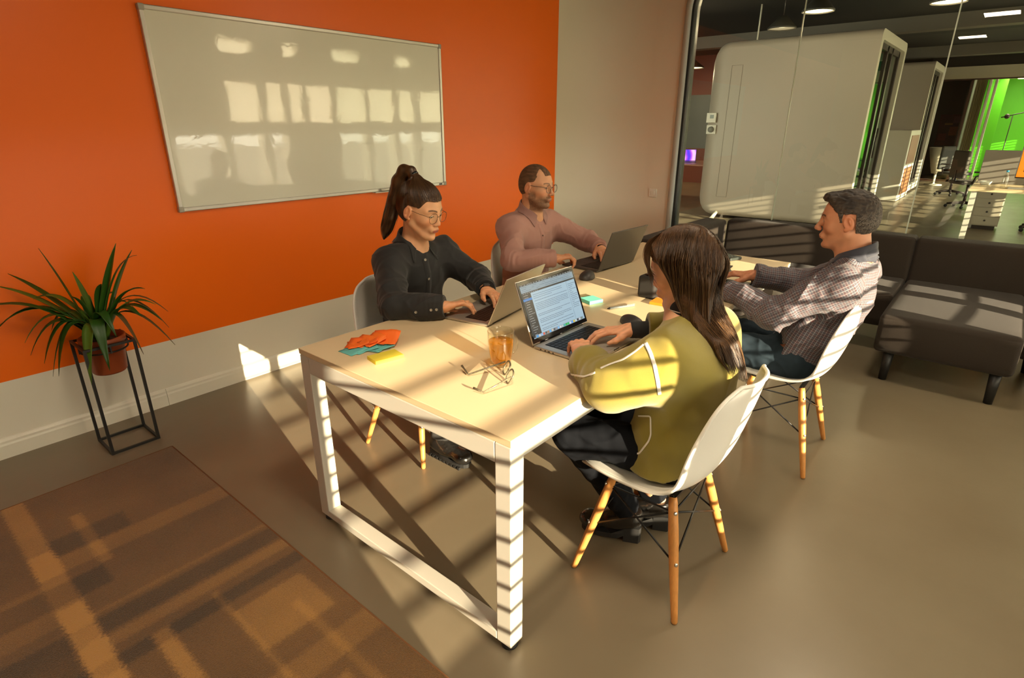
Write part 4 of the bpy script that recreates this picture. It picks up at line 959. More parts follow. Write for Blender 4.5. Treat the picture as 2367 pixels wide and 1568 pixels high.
MB().box(-.02, .0, -.30, .30, -.45, .45).build('print', mat('dark_red_print', (.10, .02, .015), .5, var=.9, vscale=5), ps)
for a, b, c, d_, col in ((-.2, .0, -.15, .1, (.35, .09, .02)), (.05, .25, -.3, -.1, (.22, .03, .02)), (-.05, .15, .15, .2, (.4, .18, .02)), (-.25, -.05, .2, .4, (.16, .05, .05))): MB().box(-.025, -.02, a, b, c, d_).build('shape', mat('print_%.2f%.2f' % col[:2], col, .5), ps)
# music stand / lamp stand in the green room
ms = thing('microphone_stand', 'thin black stand with a boom in front of the green wall', 'stand', (22.4, .30, 0))
MB().tube([(0, 0, .0), (0, 0, 1.75)], .012, 8).tube([(-.2, -.2, 0), (0, 0, .3), (.2, .2, 0)], .01, 6).build('pole', M_podd, ms); MB().tube([(0, .25, 1.7), (0, -.3, 1.85)], .014, 8).sphere((0, .12, 1.73), .07, 10, 6).build('boom', M_podd, ms)
# bench desks right
def drawers(label, x, y):
    t = thing('drawer_unit', label, 'drawers', (x, y, 0)); M_l = mat('cream_laminate', (.50, .44, .34), .45)
    MB().rbox(0, .5, -.34, 0, .06, .60, .006).build('carcass', M_l, t)
    for k in range(4):
        d = MB().rbox(-.014, 0, -.33, -.01, .075 + .13 * k, .075 + .13 * k + .122, .004).build('drawer', M_l, t); MB().sphere((-.02, -.17, .075 + .13 * k + .065), .014, 8, 6).build('knob', M_podd, d)
    MB().box(.03, .47, -.31, -.03, .0, .06).build('plinth', M_podd, t)
bd = thing('bench_desk', 'white back-to-back bench desk at the far right beyond the glass', 'table', (10.45, -.4, 0))
MB().rbox(-1.05, 1.05, -.70, .75, .715, .74, .003).build('tabletop', M_top, bd)
for sx in (-1, 1):
    for sy in (-.64, .69): MB().box(sx * 1.0 - .03, sx * 1.0 + .03, sy - .03, sy + .03, 0, .715).build('leg', M_steel, bd)
M_part = mat('grey_desk_screen', (.19, .165, .14), .85, bump=.3, bscale=300)
MB().rbox(0, .03, -.70, .72, .74, 1.18, .006).build('privacy_screen', M_part, bd)
drawers('cream four-drawer unit under the bench desk', 11.32, .30)
mo = thing('monitor', 'monitor with an orange screen at the right edge of the picture', 'monitor', (9.95, -.33, .74))
MB().rbox(0, .03, -.27, .27, .12, .50, .006).build('housing', M_bez, mo); MB().box(-.002, .0, -.26, .26, .135, .49).build('display', emis('orange_display', (.95, .22, .01), 1.2), mo); MB().rbox(-.08, .08, -.1, .1, 0.001, .012, .004).tube([(.035, 0, .01), (.035, 0, .25)], .018, 8).build('stand', M_bez, mo)
sh_ = MB().box(-.004, -.002, -.1, .2, .2, .26).build('screen_shape', M_bez, mo)
bo = thing('water_bottle', 'clear plastic water bottle with a blue cap on the far bench desk', 'bottle', (9.75, .02, .74))
MB().lathe([(.0, .001), (.032, .001), (.035, .01), (.035, .13), (.028, .16), (.013, .19), (.013, .205)], 20).build('body', M_mug, bo); MB().lathe([(.015, .2), (.015, .222), (0, .223)], 16).build('cap', mat('blue_cap', (.02, .25, .45), .4), bo)
ks = MB().rbox(-.06, .06, -.16, .16, .001, .02, .006).build('keyboard', mat('grey_keyboard', (.18, .17, .15), .5)); ks.location = (9.75, -.18, .74); tag(ks, 'grey keyboard lying flat on the far bench desk by the bottle', 'keyboard')
bw = MB().lathe([(0, .001), (.05, .001), (.07, .05), (.066, .05), (.046, .008), (0, .008)], 24).build('bowl', M_podf); bw.location = (10.2, .22, .74); tag(bw, 'small white bowl near the left end of the far bench desk', 'bowl')
# office chairs
def swivel(label, x, y, rz, M_):
    t = thing('swivel_chair', label, 'chair', (x, y, 0), rz, group=None)
    bs = MB()
    for k in range(5):
        a = 2 * pi * k / 5; bs.tube([(0, 0, .10), (.27 * math.cos(a), .27 * math.sin(a), .07)], [.03, .018], 8)
    bs.build('star_base', M_podd, t)
    for k in range(5):
        a = 2 * pi * k / 5; MB().sphere((.28 * math.cos(a), .28 * math.sin(a), .03), .03, 10, 6).build('castor', M_rub, t)
    MB().tube([(0, 0, .08), (0, 0, .45)], .025, 10).build('column', M_podd, t)
    MB().rbox(-.24, .24, -.24, .24, .44, .51, .03, 3).build('seat', M_, t); MB().rbox(-.22, .22, .22, .28, .55, 1.05, .028, 3).build('backrest', M_, t); MB().tube([(0, .1, .44), (0, .27, .5), (0, .27, .7)], .02, 8).build('back_support', M_podd, t)
    for s in (-1, 1): MB().tube([(s * .25, .1, .47), (s * .3, .1, .6), (s * .3, -.12, .68), (s * .3, .14, .68)], .016, 8).build('armrest', M_podd, t)
M_cf = mat('dark_chair_fabric', (.035, .035, .03), .8)
swivel('black swivel chair under the bench desk at the right edge', 11.62, -.55, -pi / 2, M_cf)
swivel('dark swivel chair in front of the far meeting room glass', 16.6, .95, -.5, M_cf)
swivel('dark swivel chair next to the bench desk screen', 14.2, .55, .6, mat('grey_chair_fabric', (.07, .06, .045), .8))
wc = thing('tub_chair', 'pale tapered tub chair standing beyond the second pod', 'chair', (19.2, 1.50, 0))
MB().lathe([(.10, .30), (.16, .5), (.27, .95), (.25, .95), (.14, .5), (0, .42)], 24).build('shell', mat('cream_shell', (.55, .50, .38), .5), wc); MB().lathe([(.2, 0), (.2, .02), (.03, .04), (.03, .3)], 20).build('pedestal', M_podf, wc)
# desk with a purple laptop, seen at the left edge of the glass
ld_ = thing('wooden_desk', 'brown desk seen through the left edge of the glass', 'table', (12.1, 5.35, 0))
MB().rbox(-.5, .9, -.7, .7, .72, .75, .004).build('tabletop', mat('brown_wood_top', (.30, .12, .07), .5), ld_)
for sx in (-.45, .85):
    for sy in (-.65, .65): MB().box(sx - .03, sx + .03, sy - .03, sy + .03, 0, .72).build('leg', mat('oak_leg', (.28, .12, .05), .5), ld_)
pl_ = thing('laptop', 'small far laptop glowing purple and blue on the brown desk', 'laptop', (12.3, 5.42, .75), math.radians(-66))
MB().rbox(-.20, .20, -.26, 0, .001, .014, .004).build('base', M_spg, pl_); _Mx = Matrix.Translation((0, 0, .014)) @ Matrix.Rotation(-.3, 4, 'X'); _l = MB().rbox(-.20, .20, 0, .006, 0, .26, .003, M=_Mx).build('lid', M_spg, pl_)
def purple():
    m, nt, b = new_mat('purple_display'); tc = node(nt, 'ShaderNodeTexCoord'); sx = node(nt, 'ShaderNodeSeparateXYZ'); nt.links.new(tc.outputs['Generated'], sx.inputs[0]); r = node(nt, 'ShaderNodeValToRGB'); e = r.color_ramp.elements; e[0].color = (.05, .02, .8, 1); e[1].color = (.75, .35, .85, 1); k = e.new(.5); k.color = (.35, .05, .85, 1)
    w_ = node(nt, 'ShaderNodeTexWave', ins={'Scale': .55, 'Distortion': 2.5}); nt.links.new(tc.outputs['Generated'], w_.inputs[0]); nt.links.new(w_.outputs['Fac'], r.inputs[0]); nt.links.new(r.outputs[0], b.inputs['Emission Color']); b.inputs['Emission Strength'].default_value = 1.6; b.inputs['Base Color'].default_value = (0, 0, 0, 1); return m
MB().box(-.185, .185, -.002, -.0005, .015, .245, M=_Mx).build('display', purple(), _l)
wr = MB().box(15.8, 15.9, 4.2, 10.4, 0, .9); struct('wall_low_partition', wr, mat('rust_panel', (.14, .03, .012), .6))
struct('wall_grey_panel', MB().box(15.85, 15.95, 4.2, 10.4, .9, 2.25), mat('grey_glass_panel', (.07, .075, .065), .4))
struct('wall_rust', MB().box(15.85, 15.95, 4.2, 10.4, 2.25, CEIL), mat('rust_panel2', (.13, .022, .008), .6))
dl = thing('spot_lamp', 'tiny round downlight glowing in the dim room left of the pod', 'lamp', (15.3, 6.98, 1.98)); MB().sphere((0, 0, 0), .035, 10, 8).build('bulb', emis('warm_bulb', (1, .8, .5), 12), dl); MB().tube([(0, 0, .03), (0, 0, CEIL - 1.98)], .008, 6).build('cord', M_podd, dl)
for i, (x, y) in enumerate(((22.6, -.25), (24.2, .35), (22.2, .95))):
    t = thing('ceiling_spot', ['round ceiling spot over the green room at the right edge', 'round ceiling spot deeper inside the green room', 'round ceiling spot above the olive curtain'][i], 'lamp', (x, y, 2.80), group=None); MB().lathe([(0, .0), (.10, .0), (.12, .05), (0, .05)], 20).build('housing', emis('spot_glow', (1, .72, .35), 9), t)
# ---------------------------------------------------------------- people
def rotm(yaw, pitch, roll=0):
    y, p, r = map(math.radians, (yaw, pitch, roll)); cy, sy, cp, sp, cr, sr = math.cos(y), math.sin(y), math.cos(p), math.sin(p), math.cos(r), math.sin(r)
    return np.array([[cy, -sy, 0], [sy, cy, 0], [0, 0, 1]]) @ np.array([[cp, 0, sp], [0, 1, 0], [-sp, 0, cp]]) @ np.array([[1, 0, 0], [0, cr, -sr], [0, sr, cr]])
def rot_y(a): c, s = math.cos(a), math.sin(a); return np.array([[c, 0, s], [0, 1, 0], [-s, 0, c]])
M_skin = attr_mat('skin', .48, bump=.06, bscale=900, sss=.12, spec=.4)
M_hair = attr_mat('hair_strand', .38, spec=.45)
def head_sdf(s, o, R, sc, P, neck):
    """P: dict of face options"""
    s.frame(o, R, sc)
    jw = P.get('jaw', 1.0); nl = P.get('nose', 1.0)
    s.ell((-.012, 0, .035), (.100, .076, .090), 0)
    s.ell((.018, 0, -.005), (.072, .064 * (.5 + .5 * jw), .085), .03)
    s.ell((.034, 0, -.062), (.050, .042 * jw, .046), .025)
    s.ell((.074, 0, -.098), (.018, .021 * jw, .017), .022)
    for q in (-1, 1):
        s.cone((-.002, q * .056 * jw, -.048), (.056, q * .020, -.096), .018, .014, .02)
        s.ell((.056, q * .043, -.020), (.022, .020, .020), .022)
        s.cone((.082, q * .012, .026), (.066, q * .046, .024), .009, .008, .016)
        s.ell((.104, q * .031, .005), (.022, .017, .014), .014, 's')
        s.ell((.0735, q * .031, .005), (.0145, .0150, .0145), .006)
        if not P.get('closed'): s.ell((.090, q * .031, P.get('lidz', .0035)), (.007, .0120, P.get('lidh', .0040)), .0015, 's')
    s.cone((.084, 0, .022), (.103 * nl, 0, -.020), .0075, .0085, .016)
    s.ell((.1045 * nl, 0, -.028), (.0115, .0095, .0095), .010)
    for q in (-1, 1):
        s.ell((.0965 * nl, q * .011, -.033), (.0095, .0068, .0068), .006)
        s.ell((.103 * nl, q * .0055, -.0405), (.0045, .0028, .004), .002, 's')
    s.ell((.086, 0, -.061), (.014, .026, .016), .014)
    s.ell((.0925, 0, -.0575), (.0085, .0200, .0048), .006); s.ell((.0915, 0, -.0675), (.0085, .0165, .0058), .006)
    s.cone((.101, 0, -.0622), (.094, .022, -.0632), .0010, .0012, .002, 's'); s.cone((.101, 0, -.0622), (.094, -.022, -.0632), .0010, .0012, .002, 's')
    s.ell((.098, 0, -.081), (.010, .022, .0065), .012, 's')
    for q in (-1, 1):
        Re = rot_y(.25) @ np.array([[1, 0, 0], [0, math.cos(.0), 0], [0, 0, 1]])
        s.ell((-.010, q * .0795, .0), (.020, .0075, .031), .006, R=Re); s.ell((-.007, q * .0865, .002), (.0125, .0065, .0215), .003, 's', R=Re); s.ell((-.013, q * .0840, .004), (.0035, .0030, .013), .003, R=Re); s.ell((.002, q * .0785, -.004), (.0045, .005, .007), .003)
        s.ell((-.002, q * .0775, -.027), (.009, .0055, .008), .004)
    s.world()
    C0 = np.asarray(o); nb = np.asarray(neck); top = C0 + R @ V(-.030, 0, -.045) * sc
    nr = P.get('neck', .056) * sc
    s.cone(top, nb + (top - nb) * .25, nr, nr * 1.0, .03); s.cone(nb + (top - nb) * .25, nb, nr * 1.0, nr * 1.04, .02)
    # throat
    s.cone(C0 + R @ V(.02, 0, -.09) * sc, nb + R @ V(.035, 0, .0) * sc, .030 * sc, .03 * sc, .03)
def smooth01(a, b, x): t = np.clip((x - a) / (b - a), 0, 1); return t * t * (3 - 2 * t)
def face_tint(Vt, o, R, sc, P):
    q = (Vt - o) @ R / sc; x, y, z = q.T; ay = np.abs(y)
    base = np.tile(np.array(P['skin']), (len(Vt), 1)); n = wob(Vt, 30, 3)[:, None]; base = base * (1 + .04 * n)
    def mixc(w, c): nonlocal base; base = base * (1 - w[:, None]) + np.array(c) * w[:, None]
    blush = np.exp(-(((x - .07) / .03) ** 2 + ((ay - .042) / .02) ** 2 + ((z + .025) / .02) ** 2)) * .35 + np.exp(-(((x - .105) / .015) ** 2 + (y / .014) ** 2 + ((z + .03) / .014) ** 2)) * .3 + smooth01(.070, .080, ay) * (x < .02) * (z > -.04) * (z < .04) * .35
    mixc(np.clip(blush, 0, .6), np.array(P['skin']) * V(1.15, .72, .66))
    zc = -.0625; lip = (1 - smooth01(.016, .022, ay)) * smooth01(.084, .089, x) * (1 - smooth01(.0080, .0105, np.abs(z - zc) + ay * .18))
    mixc(lip * P.get('lipw', .9), P.get('lip', (.45, .13, .10)))
    line = (1 - smooth01(.020, .023, ay)) * (1 - smooth01(.0006, .0018, np.abs(z + .0624))) * (x > .085); mixc(line * .8, (.16, .04, .03))
    # brows
    u = np.clip((ay - .010) / .040, 0, 1); bz = .0265 + .0075 * np.sin(u * 2.4) - .004 * u + P.get('browz', 0); w = (1 - smooth01(.0022, .0046, np.abs(z - bz))) * smooth01(.008, .013, ay) * (1 - smooth01(.046, .052, ay)) * (x > .04)
    mixc(w * P.get('brow', .9), P['haircol'])
    # lash line
    for zz, st in ((.0075, .9), (.0000, .45)):
        w = (1 - smooth01(.0008, .0020, np.abs(z - zz - P.get('lidz', .0035) + .0035 + 18 * (ay - .031) ** 2 * (1 if zz > .004 else -1)))) * (np.abs(ay - .031) < .0135) * (x > .078); mixc(w * st, (.05, .025, .015))
    if P.get('beard'):
        w = smooth01(-.030, -.052, z + .25 * (.03 - np.minimum(x, .03)) * 0 + .0) * smooth01(-.02, .01, x + 0 * z) 
        jawl = smooth01(-.045 + .0, -.075, z - .30 * np.clip(x - .03, 0, 1)); side = smooth01(.045, .030, x) * smooth01(.0, -.04, z) * smooth01(-.012, .004, x)
        mous = (1 - smooth01(.022, .03, ay)) * (1 - smooth01(.004, .008, np.abs(z + .050))) * (x > .08); gt = (1 - smooth01(.016, .026, ay)) * smooth01(-.072, -.082, z) * (x > .05)
        neckf = 1 - smooth01(-.120, -.135, z)* 1.0 if False else smooth01(-.150, -.125, z)
        w = np.clip(np.maximum.reduce([jawl, side, mous, gt]) * (1 - lip), 0, 1) * (x > -.012) * neckf
        mixc(w * P['beard'] * (.86 + .07 * wob(Vt, 90, 9)), P['haircol'])
    return np.clip(base, 0, 1)
def hand_sdf(s, wrist, tip, up, side, sc=1., curl=(.35, .55, .35), spread=1., thumb=0.0, curls=None):
    """side +1: thumb towards +y of the frame"""
    x = nrm(np.asarray(tip) - wrist); z = nrm(np.asarray(up, float) - x * (np.asarray(up, float) @ x)); y = np.cross(z, x); R = np.stack([x, y * side, z], 1)
    s.frame(wrist, R, sc)
    s.econe((-.01, 0, 0), (.03, 0, .001), (.027, .019), (.034, .016), (0, 1, 0), .01)
    s.econe((.02, .003, .001), (.078, .0, .002), (.033, .0155), (.039, .0125), (0, 1, 0), .012)
    K = [(.090, .0285, .004), (.094, .0095, .006), (.090, -.0095, .004), (.083, -.0270, .0)]; LN = [(.043, .026, .020), (.047, .029, .021), (.044, .027, .020), (.034, .021, .018)]; RD = [(.0098, .0088, .0080, .0068), (.0100, .0090, .0082, .0068), (.0096, .0086, .0078, .0065), (.0086, .0077, .0070, .0060)]
    for i in range(4):
        c = curls[i] if curls else curl; p = V(*K[i]); a = 0; yaw = (1.5 - i) * .07 * spread
        pts = [V(.055, K[i][1] * .72, .002), p]
        for j in range(3):
            a += c[j]; d = V(math.cos(a) * math.cos(yaw), math.cos(a) * math.sin(yaw), -math.sin(a)); p = p + d * LN[i][j]; pts.append(p)
        s.chain(pts, [.0105, RD[i][0], RD[i][1], RD[i][2], RD[i][3]], .0035)
        s.ell(pts[1], (.010, .0095, .0105), .006)
    s.chain([V(.012, .018, -.004), V(.042, .040, -.012 - thumb * .3), V(.068, .054, -.018 - thumb), V(.094, .058, -.024 - thumb)], [.016, .0135, .0105, .0080], .010)
    s.world(); return R
def hand_tint(Vt, skin):
    n = wob(Vt, 60, 5)[:, None]; return np.clip(np.array(skin) * (1 + .07 * n) * V(1.05, .93, .88), 0, 1)
def limb_wr(c, r, amp, per, axis, ph=0.):
    """fold term round an elbow: centre, reach, amplitude, spacing, limb direction"""
    c = np.asarray(c, np.float32); ax = nrm(axis).astype(np.float32)
    def f(P, D):
        q = P - c; d = np.sqrt((q ** 2).sum(-1)); w = np.exp(-(d / r) ** 2); u = q @ ax
        return D + (amp * .75 * w * np.sin(u * 6.283 / per + ph + 2.6 * wob(P, 6, 11)) * (.55 + .45 * wob(P, 8, 12))).astype(np.float32)
    return f
def noise_fn(amp, f, seed): return lambda P, D: D + (amp * wob(P, f, seed)).astype(np.float32)
def ridge_fn(amp, f, seed, p=3): return lambda P, D: D - (amp * (1 - np.clip(np.abs(wob(P, f, seed)), 0, 1)) ** p).astype(np.float32)
def cut(c, d, r):
    c = np.asarray(c, float); dd = nrm(d)
    return dict(f=lambda P, D: np.maximum(D, ((P - c.astype(np.float32)) @ dd.astype(np.float32))), lo=c - r, hi=c + r)
def add_cut(s, c, d, r): q = cut(c, d, r); s.fn(q['f'], q['lo'], q['hi'])
def bvh_of(o):
    me = o.data; return BVHTree.FromPolygons([v.co[:] for v in me.vertices], [p.vertices[:] for p in me.polygons])
def ray_pix(bv, x, y):
    d = pix_ray(x, y); h = bv.ray_cast(Vector(CAMP), Vector(d)); return h if h[0] is not None else None
def ribbon(name, bv, pix, w, m, parent, off=.0015, thick=.0012, n=40):
    """narrow band laid on a surface along a path"""
    P = []; pix = np.array(pix, float); L = np.concatenate([[0], np.cumsum(np.linalg.norm(np.diff(pix, axis=0), axis=1))])
    for t in np.linspace(0, L[-1], n):
        h = ray_pix(bv, np.interp(t, L, pix[:, 0]), np.interp(t, L, pix[:, 1]))
        if h: P.append((np.array(h[0]), np.array(h[1])))
    print('RIB', name, len(P), n)
    if len(P) < 4: return None
    Q = np.array([p for p, _ in P]); N_ = np.array([n_ for _, n_ in P])
    for _ in range(3): Q[1:-1] = (Q[:-2] + 2 * Q[1:-1] + Q[2:]) / 4; N_[1:-1] = (N_[:-2] + 2 * N_[1:-1] + N_[2:]) / 4
    G = []
    for i in range(len(Q)):
        t = nrm(Q[min(i + 1, len(Q) - 1)] - Q[max(i - 1, 0)]); nn = nrm(N_[i]); sd = np.cross(nn, t); row = []
        for u in (-1, -.33, .33, 1):
            p = Q[i] + sd * w / 2 * u; h = bv.find_nearest(Vector(p)); row.append(tuple(np.array(h[0]) + np.array(h[1]) * off) if h[0] is not None else tuple(p))
        G.append(row)
    return MB().grid(G).build(name, m, parent, merge=False, solid=thick, offset=0)
def button(name, h, m, parent, r=.0055):
    p, nn = np.array(h[0]), np.array(h[1]); x = nrm(np.cross(nn, V(0, 0, 1))); Mx = frame_mat(p + nn * .0008, x, nn)
    mb = MB().lathe([(0, 0), (r * .9, 0), (r, .0008), (r, .0016), (r * .75, .0022), (r * .68, .0014), (0, .0014)], 16, M=Mx)
    for a in range(4): mb.lathe([(.0007, .0014), (.0007, .0018), (0, .0018)], 6, c=(.0016 * math.cos(a * pi / 2 + .8), .0016 * math.sin(a * pi / 2 + .8), 0), M=Mx)
    return mb.build(name, m, parent, merge=False)
def collar(name, nb, R, m, parent, rx, ry, h=.032, flap=.045, point=.075, gap=.20, tilt=.0, open_=.0, stand=.018, bv=None):
    """folded shirt collar round the neck; R: columns forward, left, up at the neck base"""
    G = []; n = 41
    for i in range(n):
        u = i / (n - 1); a = gap + (2 * pi - 2 * gap) * u; f = abs(u - .5) * 2   # f=1 at the front
        d = V(math.cos(a), math.sin(a), 0); r0 = V(rx * d[0], ry * d[1], 0); fr = max(0, math.cos(a))
        zt = h * (1 - .55 * f ** 2.5); low = -.012 * f
        pt = smooth01(.72, 1.0, np.array(f)); fl = flap + (point - flap) * float(pt)
        row = [r0 * 1.03 + V(0, 0, low - stand), r0 * 1.01 + V(0, 0, low + zt * .4), r0 * .99 + V(0, 0, low + zt * .93), r0 * 1.03 + V(0, 0, low + zt), r0 * 1.10 + V(0, 0, low + zt - .006)]
        side = V(-math.sin(a), math.cos(a), 0) * (1 if u > .5 else -1) * -1
        for k, q in enumerate((.35, .7, 1.0)):
            o = r0 * (1.10 + .28 * q * (1 - .25 * f)) + V(0, 0, low + zt - .006 - fl * q) + side * float(pt) * (.020 * q) * (1 + open_) + V(.006, 0, 0) * float(pt) * q
            row.append(o)
        pts = [nb + R @ p for p in row]
        if bv is not None:
            for k in (5, 6, 7):
                hh = bv.find_nearest(Vector(pts[k]))
                if hh[0] is not None:
                    l, nn = np.array(hh[0]), np.array(hh[1]); dd = (pts[k] - l) @ nn
                    if dd < .005 or dd > .016: pts[k] = l + nn * (.005 if dd < .005 else .012)
        G.append([tuple(p) for p in pts])
    return MB().grid(G).build(name, m, parent, merge=False, solid=.0016, subsurf=1, offset=0)
def glasses(parent, o, R, sc, m, w=.050, h=.042, thin=.0011, sq=2.2, z=.004, x=.100):
    g = bpy.data.objects.new('spectacles', None); 
    L2 = lambda p: o + R @ (np.asarray(p, float) * sc)
    fm = MB()
    for s in (-1, 1):
        P = [L2(V(x - .006 * (abs(q[1]) > 0) * 0 - .10 * (abs(q[1]) - .03) * (abs(q[1]) > .03), q[1], q[2])) for q in rim_loop((x, s * .0335, z), (0, 1, 0), (0, 0, 1), w, h, sq)]
        fm.tube(P, thin, 6, cap=False)
        fm.tube([L2((x - .0035, s * (.0335 + w / 2 - .001), z + .010)), L2((x - .010, s * (.0335 + w / 2 + .006), z + .011)), L2((.05, s * .0755, z + .012)), L2((.0, s * .0795, z + .014)), L2((-.018, s * .0815, z + .004))], thin, 6)
        fm.tube([L2((x - .002, s * .011, z - .004)), L2((x - .010, s * .009, z - .008))], thin * .7, 5)
    fm.tube([L2((x, -.0095, z + .004)), L2((x + .003, 0, z + .008)), L2((x, .0095, z + .004))], thin, 6)
    f = fm.build('spectacles', m, parent)
    for s in (-1, 1):
        P = [L2(V(x - .10 * (abs(q[1]) - .03) * (abs(q[1]) > .03), q[1], q[2])) for q in rim_loop((x, s * .0335, z), (0, 1, 0), (0, 0, 1), w * .97, h * .97, sq)][:-1]
        MB().add(P, [tuple(range(len(P)))]).build('lens', thin_glass('spectacle_lens', (.97, .97, .96), ior=1.45), f, merge=False)
    return f
M_eyew = mat('eye_white', (.62, .58, .52), .15); M_iris = mat('eye_iris', (.06, .035, .015), .12); M_pup = mat('eye_pupil', (.003, .003, .003), .08)
def eyes(parent, o, R, sc, gaze):
    for s in (-1, 1):
        c = o + R @ (V(.0745, s * .031, .005) * sc); r = .0128 * sc; g = nrm(R @ nrm(gaze)); Mx = frame_mat(c, nrm(np.cross(g, V(.3, .1, 1))), g); mb = MB()
        n, m_ = 20, 24
        for i in range(m_):
            t0, t1 = pi * i / m_, pi * (i + 1) / m_; mb.m = 2 if t1 < .24 else (1 if t1 < .53 else 0); mb.smooth = True
            vs = [tuple(Mx @ Vector((r * math.sin(t) * math.cos(2 * pi * k / n), r * math.sin(t) * math.sin(2 * pi * k / n), r * math.cos(t)))) for t in (t0, t1) for k in range(n)]
            mb.add(vs, [(k, n + k, n + (k + 1) % n, (k + 1) % n) for k in range(n)])
        mb.build('eye', [M_eyew, M_iris, M_pup], parent)
def person(name_lbl, J, P):
    """returns the body mesh object (top level); J joints in world coordinates"""
    o, R, sc = np.array(J['head'], float), J['R'], J.get('sc', 1.)
    hs = SDF(); head_sdf(hs, o, R, sc, P, J['neck'])
    side = nrm(np.array(J['shL']) - J['shR']); fwd = nrm(np.cross(side, V(0, 0, 1)))
    hs.econe(np.array(J['neck']) + V(0, 0, -.02) + fwd * .012, np.array(J['chest']), (.09, .06), (.13, .085), side, .04)
    for a in ('shL', 'shR'): hs.cone(np.array(J['neck']) + fwd * .012 + (np.array(J[a]) - J['neck']) * .2 + V(0, 0, -.015), np.array(J[a]) + V(0, 0, -.045), .028, .026, .03)
    zc = J['neck'][2] - .06
    v1, f1 = hs.mesh(.0026, lo=V(-9, -9, zc), smooth=1)
    t1 = face_tint(v1, o, R, sc, P)
    vs, fs, ts = [v1], [f1], [t1]
    HR = {}
    for s, k in ((1, 'L'), (-1, 'R')):
        h = SDF(); wr, tip = np.array(J['wr' + k]), np.array(J['tip' + k]); H = J.get('hand' + k, {})
        # palm down: frame y = z cross x ; left hand's thumb points to its -y side
        HR[k] = hand_sdf(h, wr, tip, H.get('up', (0, 0, 1)), -1 if k == 'L' else 1, J.get('hsc', .95), curl=H.get('curl', (.30, .55, .35)), curls=H.get('curls'), thumb=H.get('thumb', 0))
        el = np.array(J['el' + k]); m_ = wr + (el - wr) * .6
        h.cone(wr, m_, .0245 * J.get('hsc', .95), .034 * J.get('hsc', .95), .02)
        v, f = h.mesh(.0022, smooth=1); vs.append(v); fs.append(f); ts.append(hand_tint(v, P['skin']))
    b = SDF(); pel, ch = np.array(J['pelvis']), np.array(J['chest']); wa = (pel + ch) / 2
    b.econe(pel, wa, (.13, .085), (.11, .075), side, .03).econe(wa, ch, (.11, .075), (.135, .085), side, .03)
    for k in ('L', 'R'):
        b.cone(J['sh' + k], J['el' + k], .038, .032, .02).cone(np.array(J['hip' + k]), J['knee' + k], .06, .045, .03).cone(J['knee' + k], J['ank' + k], .042, .030, .02)
    v, f = b.mesh(.009, smooth=1); vs.append(v); fs.append(f); ts.append(np.tile(np.array(P['skin']), (len(v), 1)))
    n = 0; F = []
    for v, f in zip(vs, fs): F.append(f + n); n += len(v)
    body = np_obj('person', np.concatenate(vs), np.concatenate(F), M_skin, None, tint=np.concatenate(ts))
    tag(body, name_lbl, 'person')
    eyes(body, o, R, sc, P.get('gaze', (1, 0, -.1)))
    return body, HR, side, fwd
def garment_uv(Vt, segs):
    """segs: (a, b, radius); returns (along, round, 0) per vertex measured on the nearest limb"""
    best = np.full(len(Vt), 9.); uv = np.zeros((len(Vt), 3))
    for a, b, r in segs:
        a, b = np.asarray(a, float), np.asarray(b, float); ab = b - a; L = np.linalg.norm(ab); u = ab / L; q = Vt - a; t = np.clip(q @ u / L, 0, 1); d = np.linalg.norm(q - t[:, None] * ab, axis=1) - r
        ref = nrm(np.cross(u, V(.2, .3, .9) if abs(u[2]) < .8 else V(1, 0, 0))); w = np.cross(u, ref); ang = np.arctan2(q @ w, q @ ref)
        m = d < best; best[m] = d[m]; uv[m, 0] = (q @ u)[m]; uv[m, 1] = (ang * max(r, .03))[m]
    return uv
